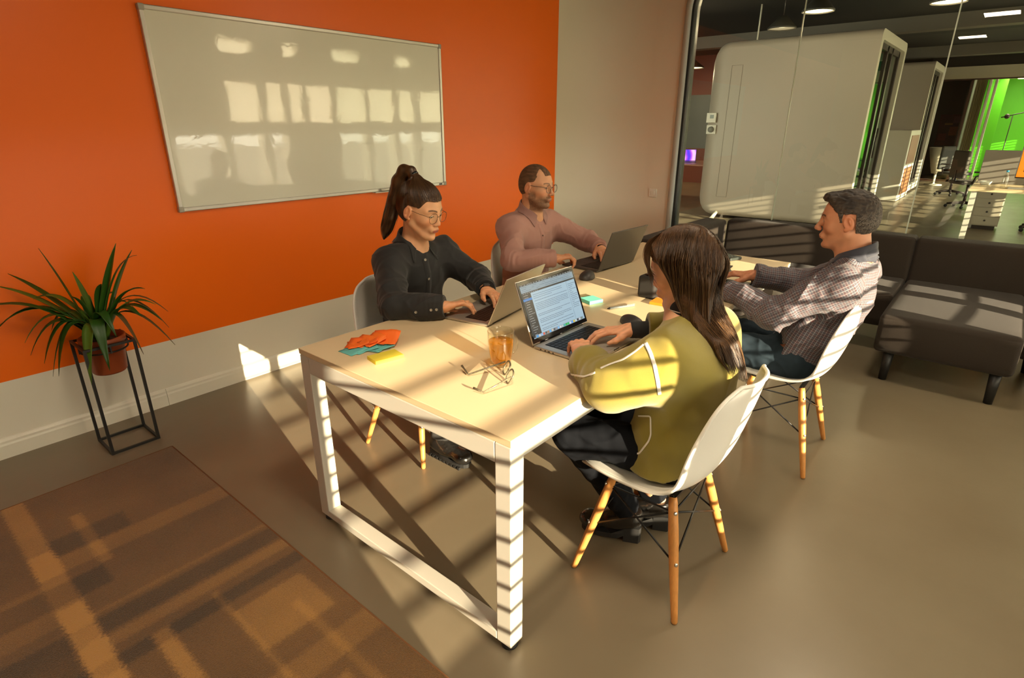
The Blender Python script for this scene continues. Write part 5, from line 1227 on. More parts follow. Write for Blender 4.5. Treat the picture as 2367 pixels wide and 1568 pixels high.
def shirt_sdf(J, side, fwd, o, neckr=.07, folds=1.0, loose=0.0, cuffs=True, k_sl=.02):
    s = SDF(); pel, ch, nb = (np.array(J[k], float) for k in ('pelvis', 'chest', 'neck')); wa = pel * .55 + ch * .45; W = J.get('W', 1.)
    up = nrm(ch - pel)
    s.econe(pel - up * .02, wa, (.155 * W + o, .115 + o), (.135 * W + o + loose, .10 + o + loose), side, 0)
    s.econe(wa, ch, (.135 * W + o + loose, .10 + o + loose), (.155 * W + o, .108 + o), side, .05)
    s.econe(ch, nb + (ch - nb) * .18, (.155 * W + o, .105 + o), (.10 * W + o, .062 + o), side, .05)
    for k in ('L', 'R'):
        sh, el, wr = (np.array(J[q + k], float) for q in ('sh', 'el', 'wr'))
        s.cone(nb + (sh - nb) * .25 - V(0, 0, .012), sh + V(0, 0, .004), .042 + o, .054 + o, .05)
        s.cone(ch + (sh - ch) * .7, sh, .06 + o, .056 + o, .05)
        r0, r1, r2 = J.get('sleeve', (.053, .044, .034)); s.cone(sh, el, r0 + o, r1 + o, k_sl + .02); s.cone(el, wr, r1 + o, r2 + o, k_sl)
    if folds:
        for k, ph in (('L', 0.), ('R', 2.)):
            sh, el, wr = (np.array(J[q + k], float) for q in ('sh', 'el', 'wr')); lo, hi = np.minimum(sh, np.minimum(el, wr)) - .12, np.maximum(sh, np.maximum(el, wr)) + .12
            s.fn(limb_wr(el, .085, .0048 * folds, .030, wr - sh, ph), lo, hi); s.fn(limb_wr(sh + (el - sh) * .35, .08, .0030 * folds, .042, (el - sh) + .5 * side * np.linalg.norm(el - sh), ph + 1), lo, hi); s.fn(limb_wr(wr + (el - wr) * .35, .07, .0028 * folds, .024, el - wr, ph + 2), lo, hi)
        s.fn(noise_fn(.0035 * folds, (5, 5, 3.5), 21)); s.fn(noise_fn(.0010 * folds, (16, 16, 9), 22)); s.fn(ridge_fn(.0065 * folds, (3.4, 3.4, 2.2), J.get('seed', 5), 3)); s.fn(ridge_fn(.0032 * folds, (7, 7, 5), J.get('seed', 5) + 9, 3))
    s.fn(lambda P, D: np.maximum(D, .462 - P[..., 2]))
    # cuffs end flat
    for k in ('L', 'R'):
        el, wr = np.array(J['el' + k], float), np.array(J['wr' + k], float); d = nrm(wr - el); add_cut(s, wr - d * J.get('cuff', .012), d, .085)
    # neck opening
    top = nb + (np.array(J['head']) - nb) * .55
    s.cone(nb + V(0, 0, .024), top, neckr, neckr, .012, 's')
    return s
def trousers_sdf(J, side, fwd, o=.012, seed=31):
    s = SDF(); pel = np.array(J['pelvis'], float)
    s.econe(pel + V(0, 0, .06), pel - V(0, 0, .02), (.138 * J.get('W', 1), .100), (.150 * J.get('W', 1), .108), side, 0)
    for k in ('L', 'R'):
        h, kn, an = (np.array(J[q + k], float) for q in ('hip', 'knee', 'ank')); th = J.get('thigh', .078); s.cone(h, kn, th + o, .056 + o, .05); s.cone(kn, an, .054 + o, .040 + o, .03)
        s.fn(limb_wr(kn, .09, .004, .035, an - h, 1.), np.minimum(h, np.minimum(kn, an)) - .1, np.maximum(h, np.maximum(kn, an)) + .1)
    s.fn(noise_fn(.0022, (8, 8, 8), seed)); s.fn(noise_fn(.001, 22, seed + 1)); s.fn(ridge_fn(.004, 5, seed + 4, 3))
    s.fn(lambda P, D: np.maximum(D, .431 - P[..., 2]), pel - V(.27, .15, .12), pel + V(.27, .15, .3))
    for k in ('L', 'R'):
        kn, an = np.array(J['knee' + k], float), np.array(J['ank' + k], float); add_cut(s, an + nrm(kn - an) * .015, an - kn, .09)
    return s
def boot(name, ank, toe_dir, parent, col, heel=.035, L=.235, W=.088, h=.13, m=None, lug=False):
    """low boot standing on the floor under the ankle"""
    d = nrm(V(toe_dir[0], toe_dir[1], 0)); R = np.stack([d, V(-d[1], d[0], 0), V(0, 0, 1)], 1); o = V(ank[0], ank[1], 0); s = SDF().frame(o, R)
    zb = heel * .35 + .012
    s.cone((.0, 0, h), (-.005, 0, heel + .04), .042, .044, 0); s.cone((-.012, 0, heel + .034), (.05, 0, heel * .8 + .035), .038, .038, .03); s.econe((.04, 0, heel * .6 + .036), (L * .62, 0, zb + .028), (.038, .034), (.040, .024), (0, 1, 0), .03); s.ell((L * .60, 0, zb + .026), (.045, .041, .028), .02)
    s.fn(limb_wr(o + R @ V(.035, 0, .09), .05, .002, .018, R @ V(.6, 0, -.7)), o - .3, o + V(.3, .3, .2)); s.world(); add_cut(s, o + V(0, 0, h - .004), (0, 0, 1), .1)
    v, f = s.mesh(.0035); b = np_obj('boot', v, f, m, parent)
    # sole and heel
    n = 28; pl = []
    for k in range(n):
        a = 2 * pi * k / n; c, s_ = math.cos(a), math.sin(a); pl.append((.058 + c * (L * .5) * (1 if c > 0 else .93), s_ * (.040 + .005 * c) * (1 if abs(c) < .95 else .9)))
    Mx = frame_mat(o, d, V(0, 0, 1)); sl = MB(); 
    top = [(x, y, (zb if x > .02 else zb + (heel - zb + .012) * min(1, (.02 - x) / .05))) for x, y in pl]; bt = [(x, y, z - .014 if x < .02 else max(0.001, z - .02)) for x, y, z in top]
    if lug: bt = [(x, y, .004 if x > .0 else .004) for x, y, z in top]
    vs = [tuple(Mx @ Vector(p)) for p in bt + top]; sl.add(vs, [tuple(range(n))[::-1], tuple(range(n, 2 * n))] + [(i, (i + 1) % n, n + (i + 1) % n, n + i) for i in range(n)])
    sl.prism([(-.05 + .005, -.032), (.012, -.034), (.012, .034), (-.045, .032), (-.053, .018), (-.053, -.018)], .001, heel + .004, M=Mx)
    if lug:
        for q in range(9):
            for sd in (-1, 1): sl.box(-.045 + q * .024, -.031 + q * .024, sd * .036 - .006, sd * .036 + .006, .0005, .012, M=Mx)
    sl.build('sole', M_rub, b, merge=False); return b
M_boot = mat('black_leather', (.012, .011, .010), .25, bump=.1, bscale=80, coat=.3)

# ======================================================== woman in the black shirt
def cloth(name, col, rough=.8, bs=1400, bump=.25, sheen=.15, var=.0): return mat(name, col, rough, bump=bump, bscale=bs, sheen=sheen, var=var, vscale=6)
J = dict(head=(1.690, 1.948, 1.147), R=rotm(-81, 14.5, 1), sc=1.0, neck=(1.695, 2.025, .975), chest=(1.71, 2.05, .85), pelvis=(1.69, 2.055, .545),
         shR=(1.565, 2.03, .915), elR=(1.425, 1.845, .790), wrR=(1.545, 1.668, .793), tipR=(1.70, 1.615, .795), shL=(1.855, 2.02, .915), elL=(1.945, 1.86, .812), wrL=(1.840, 1.705, .800), tipL=(1.80, 1.56, .775),
         hipL=(1.77, 2.04, .51), hipR=(1.61, 2.04, .51), kneeL=(1.80, 1.70, .50), kneeR=(1.60, 1.72, .50), ankL=(1.80, 1.72, .11), ankR=(1.605, 1.80, .10), hsc=.93, W=.93, cuff=.0, sleeve=(.056, .050, .036),
         handR=dict(curls=[(.10, .75, .5), (.45, .75, .4), (.55, .6, .4), (.6, .5, .35)], up=(-.15, .35, 1), thumb=.012), handL=dict(curl=(.35, .5, .3), up=(.2, 0, 1)))
P = dict(skin=(.74, .41, .23), haircol=(.045, .020, .010), jaw=.93, nose=.97, lip=(.48, .13, .10), brow=.85, lidz=.0028, lidh=.0048, gaze=(1, 0, -.45), neck=.048)
body, HR, side, fwd = person('woman in a black shirt with a brown ponytail and thin-rimmed glasses', J, P)
M_bshirt = cloth('black_shirt_cotton', (.010, .010, .011), .75)
def build_garment(s, h, name, m, parent, uvs=None, tintf=None, lo=None, hi=None):
    v, f = s.mesh(h, lo=lo, hi=hi); return np_obj(name, v, f, m, parent, uv=garment_uv(v, uvs) if uvs else None, tint=tintf(v) if tintf else None)
s = shirt_sdf(J, side, fwd, .010, .056, 1.1); s.cone(np.array(J['neck']) + fwd * .055 + V(0, 0, .03), np.array(J['neck']) + fwd * .095 + V(0, 0, -.02), .022, .006, .01, 's')
shirt = build_garment(s, .0042, 'shirt', M_bshirt, body); bv = bvh_of(shirt)
Rn = np.stack([nrm(fwd + V(0, 0, -.35)), side, nrm(np.cross(nrm(fwd + V(0, 0, -.35)), side))], 1)
def front_hit(bv, p, fwd, far=.4):
    h = bv.ray_cast(Vector(p + fwd * far), Vector(-fwd)); return h if h[0] is not None else None
collar('collar', np.array(J['neck']) + V(0, 0, .040) + fwd * .004, Rn, M_bshirt, shirt, .066, .064, .030, .060, .088, .40, open_=.5, bv=bv)
M_btn = mat('pearl_button', (.36, .33, .27), .25)
for t in (.13, .36, .60, .85):
    p = np.array(J['neck']) * (1 - t) + (np.array(J['pelvis']) + V(0, 0, .06)) * t; h = front_hit(bv, p, fwd)
    if h: button('button', h, M_btn, shirt, .0062)
def placket(bv, p0, p1, fwd, side, w, m, parent, n=30, off=.0012):
    G = []
    for t in np.linspace(0, 1, n):
        row = []
        for u in (-1, -.96, 0, .96, 1):
            p = p0 * (1 - t) + p1 * t + side * u * w / 2; h = front_hit(bv, p, fwd)
            if h: row.append(tuple(np.array(h[0]) + fwd * (off if abs(u) < .99 else -.001)))
        if len(row) == 5: G.append(row)
    if len(G) > 2: MB().grid(G).build('placket', m, parent, merge=False)
placket(bv, np.array(J['neck']) - V(0, 0, .045), np.array(J['pelvis']) + V(0, 0, .06), fwd, side, .032, M_bshirt, shirt)
for px, py in ((996, 717), (1009, 716), (961, 722)):
    h = ray_pix(bv, px, py)
    if h: button('cuff_button', h, M_btn, shirt, .0058)
# cuff bands
def cuff_band(J, k, m, parent, r, L=.055, o=.010, n=28, back=.0):
    el, wr = np.array(J['el' + k], float), np.array(J['wr' + k], float); d = nrm(wr - el); c = wr - d * (J.get('cuff', .012)); Mx = frame_mat(c, nrm(np.cross(d, V(.1, .2, 1))), d)
    MB().lathe([(r - .004, .001), (r, .002), (r + .0015, -.004), (r + .003, -L + .004), (r + .0015, -L), (r - .006, -L)], n, M=Mx).build('cuff', m, parent)
cuff_band(J, 'R', M_bshirt, shirt, .0425); cuff_band(J, 'L', M_bshirt, shirt, .0425)
tr = build_garment(trousers_sdf(J, side, fwd), .006, 'trousers', cloth('dark_grey_trousers', (.020, .019, .019)), body)
boot('boot', J['ankR'], (-.0, -1), body, None, .032, .25, m=M_boot, lug=True); boot('boot', J['ankL'], (.05, -1), body, None, .032, .25, m=M_boot, lug=True)
# hair pulled back into a high ponytail
def hair_cap(o, R, sc, off, region, pieces=(), h=.003, fine=.0008):
    s = SDF().frame(o, R, sc); s.ell((-.012, 0, .035), (.100 + off, .076 + off, .090 + off), 0); s.ell((-.035, 0, -.005), (.070 + off, .064 + off, .060 + off), .03)
    for q in pieces: q(s)
    s.world(); Rt, oo = R.astype(np.float32), o.astype(np.float32)
    def f(P, D):
        q = (P - oo) @ Rt / sc; return np.maximum(D, -region(q) * .8)
    s.fn(f); s.fn(lambda P, D: D + (fine * wob(P, 90, 17)).astype(np.float32)); return s
o, R, sc = np.array(J['head'], float), J['R'], J['sc']
def reg_w1(q):
    x, y, z = q[..., 0], q[..., 1], q[..., 2]; ay = np.abs(y)
    line = z - (.032 + .036 * smooth01(.040, .066, x))           # hairline sinks from the forehead to the ear
    line = np.where(x < -.012, z + .045 + .15 * (x + .012), line) if False else np.minimum(line, 1)
    back = z + .058
    return np.where(x < -.022, back, np.where(x < -.010, np.minimum(np.maximum(line, (-.010 - x) * 8 - .02), back), line))
anch = V(-.055, 0, .136)
s = hair_cap(o, R, sc, .007, reg_w1, [lambda s: s.ell((-.052, 0, .128), (.028, .026, .018), .02)])
s.frame(o, R, sc); pt = [V(-.055, 0, .132), V(-.080, 0, .150), V(-.118, 0, .138), V(-.140, 0, .085), V(-.150, -.004, .0), V(-.160, -.008, -.080), V(-.172, -.012, -.150), V(-.180, -.014, -.195)]; pr_ = [.015, .020, .028, .032, .031, .028, .022, .006]
s.chain(pt, pr_, .015); s.world()
v, f = s.mesh(.003)
def hair_tint(v, cols, o, R, fr=(60, 60, 8), seed=5):
    q = (v - o) @ R; w = wob(q, fr, seed)[:, None] * .5 + .5; c0, c1 = np.array(cols[0]), np.array(cols[1]); return np.clip(c0 + (c1 - c0) * np.clip(w, 0, 1), 0, 1)
cols1 = [(.035, .016, .007), (.085, .042, .017), (.055, .026, .011)]
hair = np_obj('hair', v, f, M_hair, body, tint=hair_tint(v, cols1, o, R))
capf = hair_cap(o, R, sc, .007, lambda q: q[..., 2] * 0 + 1., [lambda s: s.ell((-.052, 0, .128), (.028, .026, .018), .02)], fine=0)
rg_ = np.random.default_rng(2)
# roots along the whole hairline, swept to the anchor
q = rg_.normal(size=(9000, 3)) * V(.11, .1, .11) + V(-.01, 0, .04); q = q / 1.0; D = capf.eval(o + (q * sc) @ R.T); 
q = q[(np.abs(D) < .05)]; Pw = o + (q * sc) @ R.T
for _ in range(3):
    e = .002; D = capf.eval(Pw); G = np.stack([capf.eval(Pw + np.array(a)) - capf.eval(Pw - np.array(a)) for a in ((e, 0, 0), (0, e, 0), (0, 0, e))], 1) / (2 * e); G /= np.linalg.norm(G, axis=1, keepdims=True) + 1e-9; Pw = Pw - G * D[:, None]
q = (Pw - o) @ R / sc; rv = reg_w1(q); m_ = (rv > 0.001) & (np.linalg.norm(q - anch, axis=1) > .03); front = rv < .012
Pw = np.concatenate([Pw[m_ & front][:1500], Pw[m_ & ~front][:2200]]); aw = o + R @ (anch * sc)
def fl_w1(P, k): return aw - P
strands(capf.eval, 'hair_strands', M_hair, hair, Pw, fl_w1, 17, .0085, .0010, .0006, cols1, jitter=.0, seed=3) if False else None
def fl_lim(P, k):
    d = aw - P; L = np.linalg.norm(d, axis=1, keepdims=True); return d / L * np.minimum(1, L / .02)
strands(capf.eval, 'hair_strands', M_hair, hair, Pw, lambda P, k: aw - P, 16, .0080, .0015, .0007, cols1, jitter=.0, seed=3)
# ponytail strands
n = 700; a = rg_.uniform(0, 2 * pi, n); rr_ = rg_.uniform(.55, 1.02, n); K = 22; tt = np.linspace(0, len(pt) - 1, K); PT = np.stack([np.interp(tt, np.arange(len(pt)), [p[i] for p in pt]) for i in range(3)], 1); RR = np.interp(tt, np.arange(len(pt)), pr_)
for _ in range(3): PT[1:-1] = (PT[:-2] + 2 * PT[1:-1] + PT[2:]) / 4
def tube_bundle(name, PT, RR, ang, rad, m, parent, cols, o, R, sc, thick=.0007, n=3, endspread=.0, seed=1, flat=(1, 1)):
    r = np.random.default_rng(seed); K = len(PT); T = np.gradient(PT, axis=0); T /= np.linalg.norm(T, axis=1, keepdims=True); U = np.cross(T, V(0, 1, 0)); U /= np.linalg.norm(U, axis=1, keepdims=True) + 1e-9; W = np.cross(T, U)
    tw = ang[:, None] + r.uniform(-.3, .3, (len(ang), 1)) * np.linspace(0, 1, K)[None]; rr2 = rad[:, None] * RR[None] * (1 + endspread * np.linspace(0, 1, K)[None] ** 3 * r.uniform(-1, 1, (len(ang), 1)))
    C = PT[None] + (U[None] * np.cos(tw)[..., None] * flat[0] + W[None] * np.sin(tw)[..., None] * flat[1]) * rr2[..., None]
    end = r.uniform(.86, 1.0, len(ang)); k_ = np.linspace(0, 1, K); C2 = np.stack([np.stack([np.interp(k_ * e, k_, c[:, i]) for i in range(3)], 1) for c, e in zip(C, end)]); C = o + (C2 * sc) @ R.T
    th = thick * np.interp(k_, [0, .1, .8, 1], [.8, 1, 1, .2])[None, :, None]; T2 = np.gradient(C, axis=1); T2 /= np.linalg.norm(T2, axis=2, keepdims=True) + 1e-9; u = np.cross(T2, V(.3, .9, .2)); u /= np.linalg.norm(u, axis=2, keepdims=True) + 1e-9; w = np.cross(T2, u)
    vs = np.stack([C + (u * math.cos(q) + w * math.sin(q)) * th for q in [2 * pi * k / n for k in range(n)]], 2); N = len(ang); base = (np.arange(N)[:, None, None] * K + np.arange(K - 1)[None, :, None]) * n; kk = np.arange(n)[None, None]; k2 = (kk + 1) % n
    F = np.stack([base + kk, base + k2, base + n + k2, base + n + kk], -1).reshape(-1, 4); Cc = np.asarray(cols)[r.integers(0, len(cols), N)] * r.uniform(.75, 1.3, (N, 1))
    return np_obj(name, vs.reshape(-1, 3), F, m, parent, tint=np.repeat(Cc, K * n, axis=0))
tube_bundle('ponytail_strands', PT, RR, a, rr_, M_hair, hair, cols1, o, R, sc, endspread=.8)
MB().lathe([(.0155, -.006), (.0205, -.004), (.0205, .004), (.0155, .006)], 20, M=frame_mat(o + R @ V(-.062, 0, .139), R @ V(.5, 0, .87), R @ V(-.80, 0, .5))).build('hair_tie', M_bez, hair)
glasses(body, o, R, sc, mat('thin_gold_frame', (.10, .06, .03), .3, metal=.6), .050, .045, .0009, 2.3, z=.000)
MB().sphere(tuple(o + R @ V(-.000, -.0835, -.030)), .0028, 10, 8).build('earring', mat('gold', (.8, .5, .15), .2, metal=1), body)
def wrist_band(J, k, m, parent, r, w, name='wristwatch', off=.012, flat=.8, face=None):
    wr, tip = np.array(J['wr' + k], float), np.array(J['tip' + k], float); el = np.array(J['el' + k], float); d = nrm(wr - el); c = wr + d * off; up = nrm(V(0, 0, 1) - d * d[2]); Mx = frame_mat(c, np.cross(up, d), d)
    mb = MB(); n = 24; G = []
    for q in range(n + 1): a = 2 * pi * q / n; G.append([tuple(Mx @ Vector((math.cos(a) * r, math.sin(a) * r * flat, z))) for z in (-w / 2, w / 2)])
    o_ = mb.grid(G).build(name, m, parent, solid=.0022, offset=1)
    if face: MB().rbox(-.014, .014, -.012, .012, 0, .007, .003, M=frame_mat(c + up * (r * flat), np.cross(up, d), up)).build('watch_face', face, o_)
    return o_
wrist_band(J, 'L', M_bez, body, .029, .014, off=.014, face=mat('watch_glass', (.08, .08, .08), .1))

# ======================================================== man in the pink shirt
J = dict(head=(2.692, 2.080, 1.163), R=rotm(-86, 3, 0), sc=1.0, neck=(2.705, 2.135, .995), chest=(2.71, 2.16, .86), pelvis=(2.70, 2.165, .545),
         shR=(2.545, 2.15, .925), elR=(2.385, 2.005, .800), wrR=(2.555, 1.835, .800), tipR=(2.72, 1.775, .80), shL=(2.875, 2.13, .925), elL=(3.025, 1.93, .82), wrL=(2.945, 1.79, .805), tipL=(2.86, 1.68, .78),
         hipL=(2.79, 2.14, .51), hipR=(2.61, 2.14, .51), kneeL=(2.80, 1.76, .50), kneeR=(2.60, 1.76, .50), ankL=(2.80, 1.80, .11), ankR=(2.60, 1.80, .10), hsc=1.02, W=1.0, cuff=.0, sleeve=(.060, .048, .036),
         handR=dict(curls=[(.45, .9, .6), (.6, 1.0, .6), (.7, 1.0, .6), (.8, .9, .5)], up=(-.3, .2, 1), thumb=.016), handL=dict(curl=(.4, .5, .3)))
P = dict(skin=(.68, .36, .205), haircol=(.055, .030, .016), jaw=1.04, nose=1.03, lip=(.42, .16, .12), lipw=.7, brow=.75, beard=.80, gaze=(1, 0, -.12), neck=.056)
body, HR, side, fwd = person('man in a dusty pink shirt with cropped hair, short beard and round glasses', J, P)
M_pink = cloth('dusty_pink_cotton', (.43, .225, .185), .8, bump=.2)
s = shirt_sdf(J, side, fwd, .012, .061, 1.0); s.cone(np.array(J['neck']) + fwd * .06 + V(0, 0, .03), np.array(J['neck']) + fwd * .095 + V(0, 0, -.012), .020, .006, .01, 's')
shirt = build_garment(s, .0042, 'shirt', M_pink, body); bv = bvh_of(shirt)
Rn = np.stack([nrm(fwd + V(0, 0, -.35)), side, nrm(np.cross(nrm(fwd + V(0, 0, -.35)), side))], 1)
collar('collar', np.array(J['neck']) + V(0, 0, .040) + fwd * .006, Rn, cloth('dusty_pink_collar', (.34, .18, .155), .8), shirt, .072, .068, .034, .056, .078, .30, open_=.2, bv=bv)
placket(bv, np.array(J['neck']) - V(0, 0, .045), np.array(J['pelvis']) + V(0, 0, .06), fwd, side, .032, M_pink, shirt)
for t in (.28, .52, .76):
    p = np.array(J['neck']) * (1 - t) + (np.array(J['pelvis']) + V(0, 0, .06)) * t; h = front_hit(bv, p, fwd)
    if h: button('button', h, mat('brown_button', (.14, .06, .04), .3), shirt, .0055)
cuff_band(J, 'R', M_pink, shirt, .0445); cuff_band(J, 'L', M_pink, shirt, .0445)
build_garment(trousers_sdf(J, side, fwd), .007, 'trousers', cloth('navy_trousers', (.012, .014, .022)), body)
boot('boot', J['ankR'], (-.05, -1), body, None, .025, .27, m=M_boot); boot('boot', J['ankL'], (.05, -1), body, None, .025, .27, m=M_boot)
o, R, sc = np.array(J['head'], float), J['R'], J['sc']
def reg_m1(q):
    x, y, z = q[..., 0], q[..., 1], q[..., 2]; ay = np.abs(y)
    side_ = np.minimum(.030 - x + .25 * (z - .03), z - .012 + .0 * x); side_ = np.where(x < -.02, z + .052, side_)
    tuft = np.minimum(.080 - x - .0 * ay, .030 - ay) ; top = np.where(z > .07, np.maximum(.034 - x, tuft), side_)
    return np.minimum(np.where(z > .07, top, side_), 1)
s = hair_cap(o, R, sc, .0022, reg_m1, fine=.0006); v, f = s.mesh(.0030)
np_obj('hair', v, f, attr_mat('cropped_hair', .75, bump=1.0, bscale=1500), body, tint=hair_tint(v, [(.10, .052, .024), (.17, .085, .04)], o, R, (40, 40, 40)))
glasses(body, o, R, sc, mat('dark_round_frame', (.015, .013, .012), .3), .047, .044, .0013, 2.0, z=.002, x=.106)
wrist_band(J, 'L', M_bez, body, .031, .010, 'bracelet', off=.016)

# ======================================================== person in the olive jacket
J = dict(head=(1.648, .700, 1.085), R=rotm(96, 20, 2), sc=.98, neck=(1.635, .655, .945), chest=(1.630, .625, .80), pelvis=(1.612, .622, .535),
         shL=(1.480, .645, .875), elL=(1.360, .765, .775), wrL=(1.480, .945, .795), tipL=(1.60, 1.045, .80), shR=(1.770, .625, .875), elR=(1.890, .780, .800), wrR=(1.775, .930, .800), tipR=(1.690, 1.030, .79),
         hipL=(1.535, .62, .505), hipR=(1.69, .62, .505), kneeL=(1.44, .94, .515), kneeR=(1.63, .96, .52), ankL=(1.665, .820, .125), ankR=(1.80, .765, .125), hsc=.93, W=.95, cuff=.018, thigh=.070,
         handL=dict(curl=(.45, .75, .4), up=(0, -.1, 1)), handR=dict(curl=(.25, .45, .3), up=(0, 0, 1), thumb=.004))
P = dict(skin=(.72, .40, .24), haircol=(.045, .020, .010), jaw=.92, nose=.92, lip=(.45, .14, .11), brow=.6, lidz=.001, gaze=(1, 0, -.3), neck=.048)
body, HR, side, fwd = person('person with long brown hair in an olive jacket, seen from behind', J, P)
M_olive = mat('olive_boiled_wool', (.27, .215, .030), .92, bump=.55, bscale=900, var=.12, vscale=900, sheen=.4)
M_piping = mat('white_piping', (.78, .74, .66), .7, bump=.2, bscale=900)
def jacket():
    s = SDF(); pel, ch, nb = (np.array(J[k], float) for k in ('pelvis', 'chest', 'neck'))
    lowc = V(1.602, .638, .56); mid = V(1.622, .632, .70)
    s.econe(lowc, mid, (.168, .128), (.160, .118), side, 0); s.econe(mid, ch, (.160, .118), (.168, .112), side, .06); s.econe(ch, nb - V(0, 0, .035), (.165, .105), (.090, .072), side, .06)
    for k in ('L', 'R'):
        sh, el, wr = (np.array(J[q + k], float) for q in ('sh', 'el', 'wr')); s.cone(nb + (sh - nb) * .3 - V(0, 0, .03), sh, .052, .064, .06)
        s.cone(sh - V(0, 0, .02), el + V(0, 0, .002), .078, .074, .06); s.cone(ch + (sh - ch) * .6 - V(0, 0, .04), (sh + el) / 2 - V(0, 0, .02), .078, .070, .06)   # batwing
        s.cone(el, el + (wr - el) * .60, .072, .056, .04); s.cone(el + (wr - el) * .60, wr, .055, .053, .02)
    # turned-back cuff of the left sleeve, resting on the desk edge
    el, wr = np.array(J['elL']), np.array(J['wrL']); d = nrm(wr - el)
    s.cone(el + (wr - el) * .42, el + (wr - el) * .66, .060, .064, .012)
    s.fn(limb_wr(el + (wr - el) * .72, .03, .008, .05, d, 1.2), el - .25, el + .35)
    s.econe(lowc, lowc - V(.006, -.014, .10), (.170, .128), (.176, .130), side, .03)
    for k in ('L', 'R'):
        sh, el, wr = (np.array(J[q + k], float) for q in ('sh', 'el', 'wr')); lo, hi = np.minimum(sh, np.minimum(el, wr)) - .14, np.maximum(sh, np.maximum(el, wr)) + .14
        s.fn(limb_wr(el + (wr - el) * .3, .09, .006, .055, wr - sh, .5), lo, hi)
    s.fn(noise_fn(.0055, (3.2, 3.2, 2.2), 41)); s.fn(noise_fn(.0012, 11, 42)); s.fn(ridge_fn(.006, (2.6, 2.6, 1.8), 55, 3))
    for k in ('L', 'R'):
        el, wr = np.array(J['el' + k], float), np.array(J['wr' + k], float); d = nrm(wr - el); add_cut(s, wr - d * (.040 if k == 'L' else .060), d, .11)
        s.cone(wr - d * .06, wr + d * .03, .036, .046, .004, 's')
    # uneven hem with a side slit
    s.fn(lambda P, D: np.maximum(D, .462 - P[..., 2] + .45 * np.maximum(0, .60 - P[..., 1]) + .35 * np.maximum(0, P[..., 0] - 1.66) + .9 * np.maximum(0, P[..., 1] - .745)))
    s.cone((1.40, .612, .44), (1.425, .615, .55), .030, .003, .006, 's')
    s.cone(nb + V(0, .005, .0), nb + (np.array(J['head']) - nb) * .5 + V(0, 0, .03), .056, .062, .008, 's')
    return s
js = jacket(); v, f = js.mesh(.0048); jk = np_obj('jacket', v, f, M_olive, body); bv = bvh_of(jk)
ribbon('piping', bv, [(1492, 793), (1503, 815), (1513, 845), (1520, 880), (1524, 912)], .011, M_piping, jk)
ribbon('piping', bv, [(1488, 797), (1466, 815), (1440, 832), (1412, 842), (1388, 852)], .0065, M_piping, jk)
ribbon('piping', bv, [(1292, 850), (1310, 862), (1330, 868), (1350, 872), (1376, 862)], .006, M_piping, jk)
# patch pocket on the left front
ribbon('pocket_piping', bv, [(1476, 962), (1504, 962), (1505, 1005), (1500, 1020), (1477, 1050), (1452, 1040)], .0055, M_piping, jk, n=60)
# black top under the jacket: high collar and cuffs
M_blk2 = cloth('black_jersey', (.010, .010, .011), .8)
nb = np.array(J['neck']); hd_ = np.array(J['head']); ax_ = nrm(hd_ + J['R'] @ V(-.03, 0, -.05) - nb); Mx = frame_mat(nb + ax_ * .005, fwd - ax_ * (fwd @ ax_), ax_)
cl = MB(); G = []
for q in range(41):
    a = .35 + (2 * pi - .7) * q / 40; fr_ = math.cos(a); row = []
    for (r, z) in ((.082, -.075), (.070, -.03), (.062, .0), (.058, .030), (.0555, .046), (.062, .044), (.070, .018), (.074, .004)): row.append(tuple(Mx @ Vector((r * math.cos(a) * 1.02, r * math.sin(a), z))))
    G.append(row)
top = cl.grid(G).build('collar', M_blk2, body, merge=False, solid=.002, subsurf=1, offset=0)
pp_ = [Mx @ Vector((.0745 * math.cos(a), .0725 * math.sin(a), .012)) for a in np.linspace(.35, 2 * pi - .35, 40)]; MB().tube([tuple(p) for p in pp_], .0014, 6).build('collar_stripe', M_piping, top)
for k in ('L', 'R'):
    ud = SDF(); el, wr = np.array(J['el' + k], float), np.array(J['wr' + k], float); ud.cone(el + (wr - el) * .4, wr + nrm(wr - el) * .0, .034, .031, 0)
    ud.fn(limb_wr(wr, .06, .0015, .016, wr - el), wr - .12, wr + .12); add_cut(ud, wr - nrm(wr - el) * (.030 if k == 'L' else .0), wr - el, .06)
    v, f = ud.mesh(.003); np_obj('undershirt_sleeve', v, f, M_blk2, body)
build_garment(trousers_sdf(J, side, fwd, .010), .0048, 'jeans', mat('black_denim', (.006, .007, .010), .85, bump=.3, bscale=900, spec=.15), body)
boot('boot', J['ankL'], (-.42, .9), body, None, .062, .235, m=M_boot); boot('boot', J['ankR'], (-.42, .9), body, None, .062, .235, m=M_boot)
# long straight hair
o, R, sc = np.array(J['head'], float), J['R'], J['sc']
cols2 = [(.040, .018, .008), (.095, .047, .019), (.060, .028, .012), (.13, .066, .027)]
def reg_w2(q):
    x, y, z = q[..., 0], q[..., 1], q[..., 2]; ay = np.abs(y)
    front = np.where(z > .045, .070 - x + .35 * (z - .06), np.where(z > -.02, .012 - x + .9 * np.maximum(0, z - .0), -.004 - x))
    return np.minimum(front, z + .08)
hb = hair_cap(o, R, sc, .012, reg_w2)
hangs = [(V(1.648, .680, 1.085), (.078, .066)), (V(1.640, .645, 1.010), (.078, .050)), (V(1.625, .590, .945), (.070, .028)), (V(1.598, .520, .895), (.052, .014)), (V(1.578, .492, .850), (.036, .007))]
hin = [(c_, (a_ * .88, b_ * .80)) for c_, (a_, b_) in hangs]
for i in range(len(hangs) - 1): hb.econe(hin[i][0], hin[i + 1][0], hin[i][1], hin[i + 1][1], side, .02)
hb.fn(lambda P, D: D + (.0022 * wob((P - o.astype(np.float32)) @ R.astype(np.float32), (14, 26, 2.0), 8)).astype(np.float32))
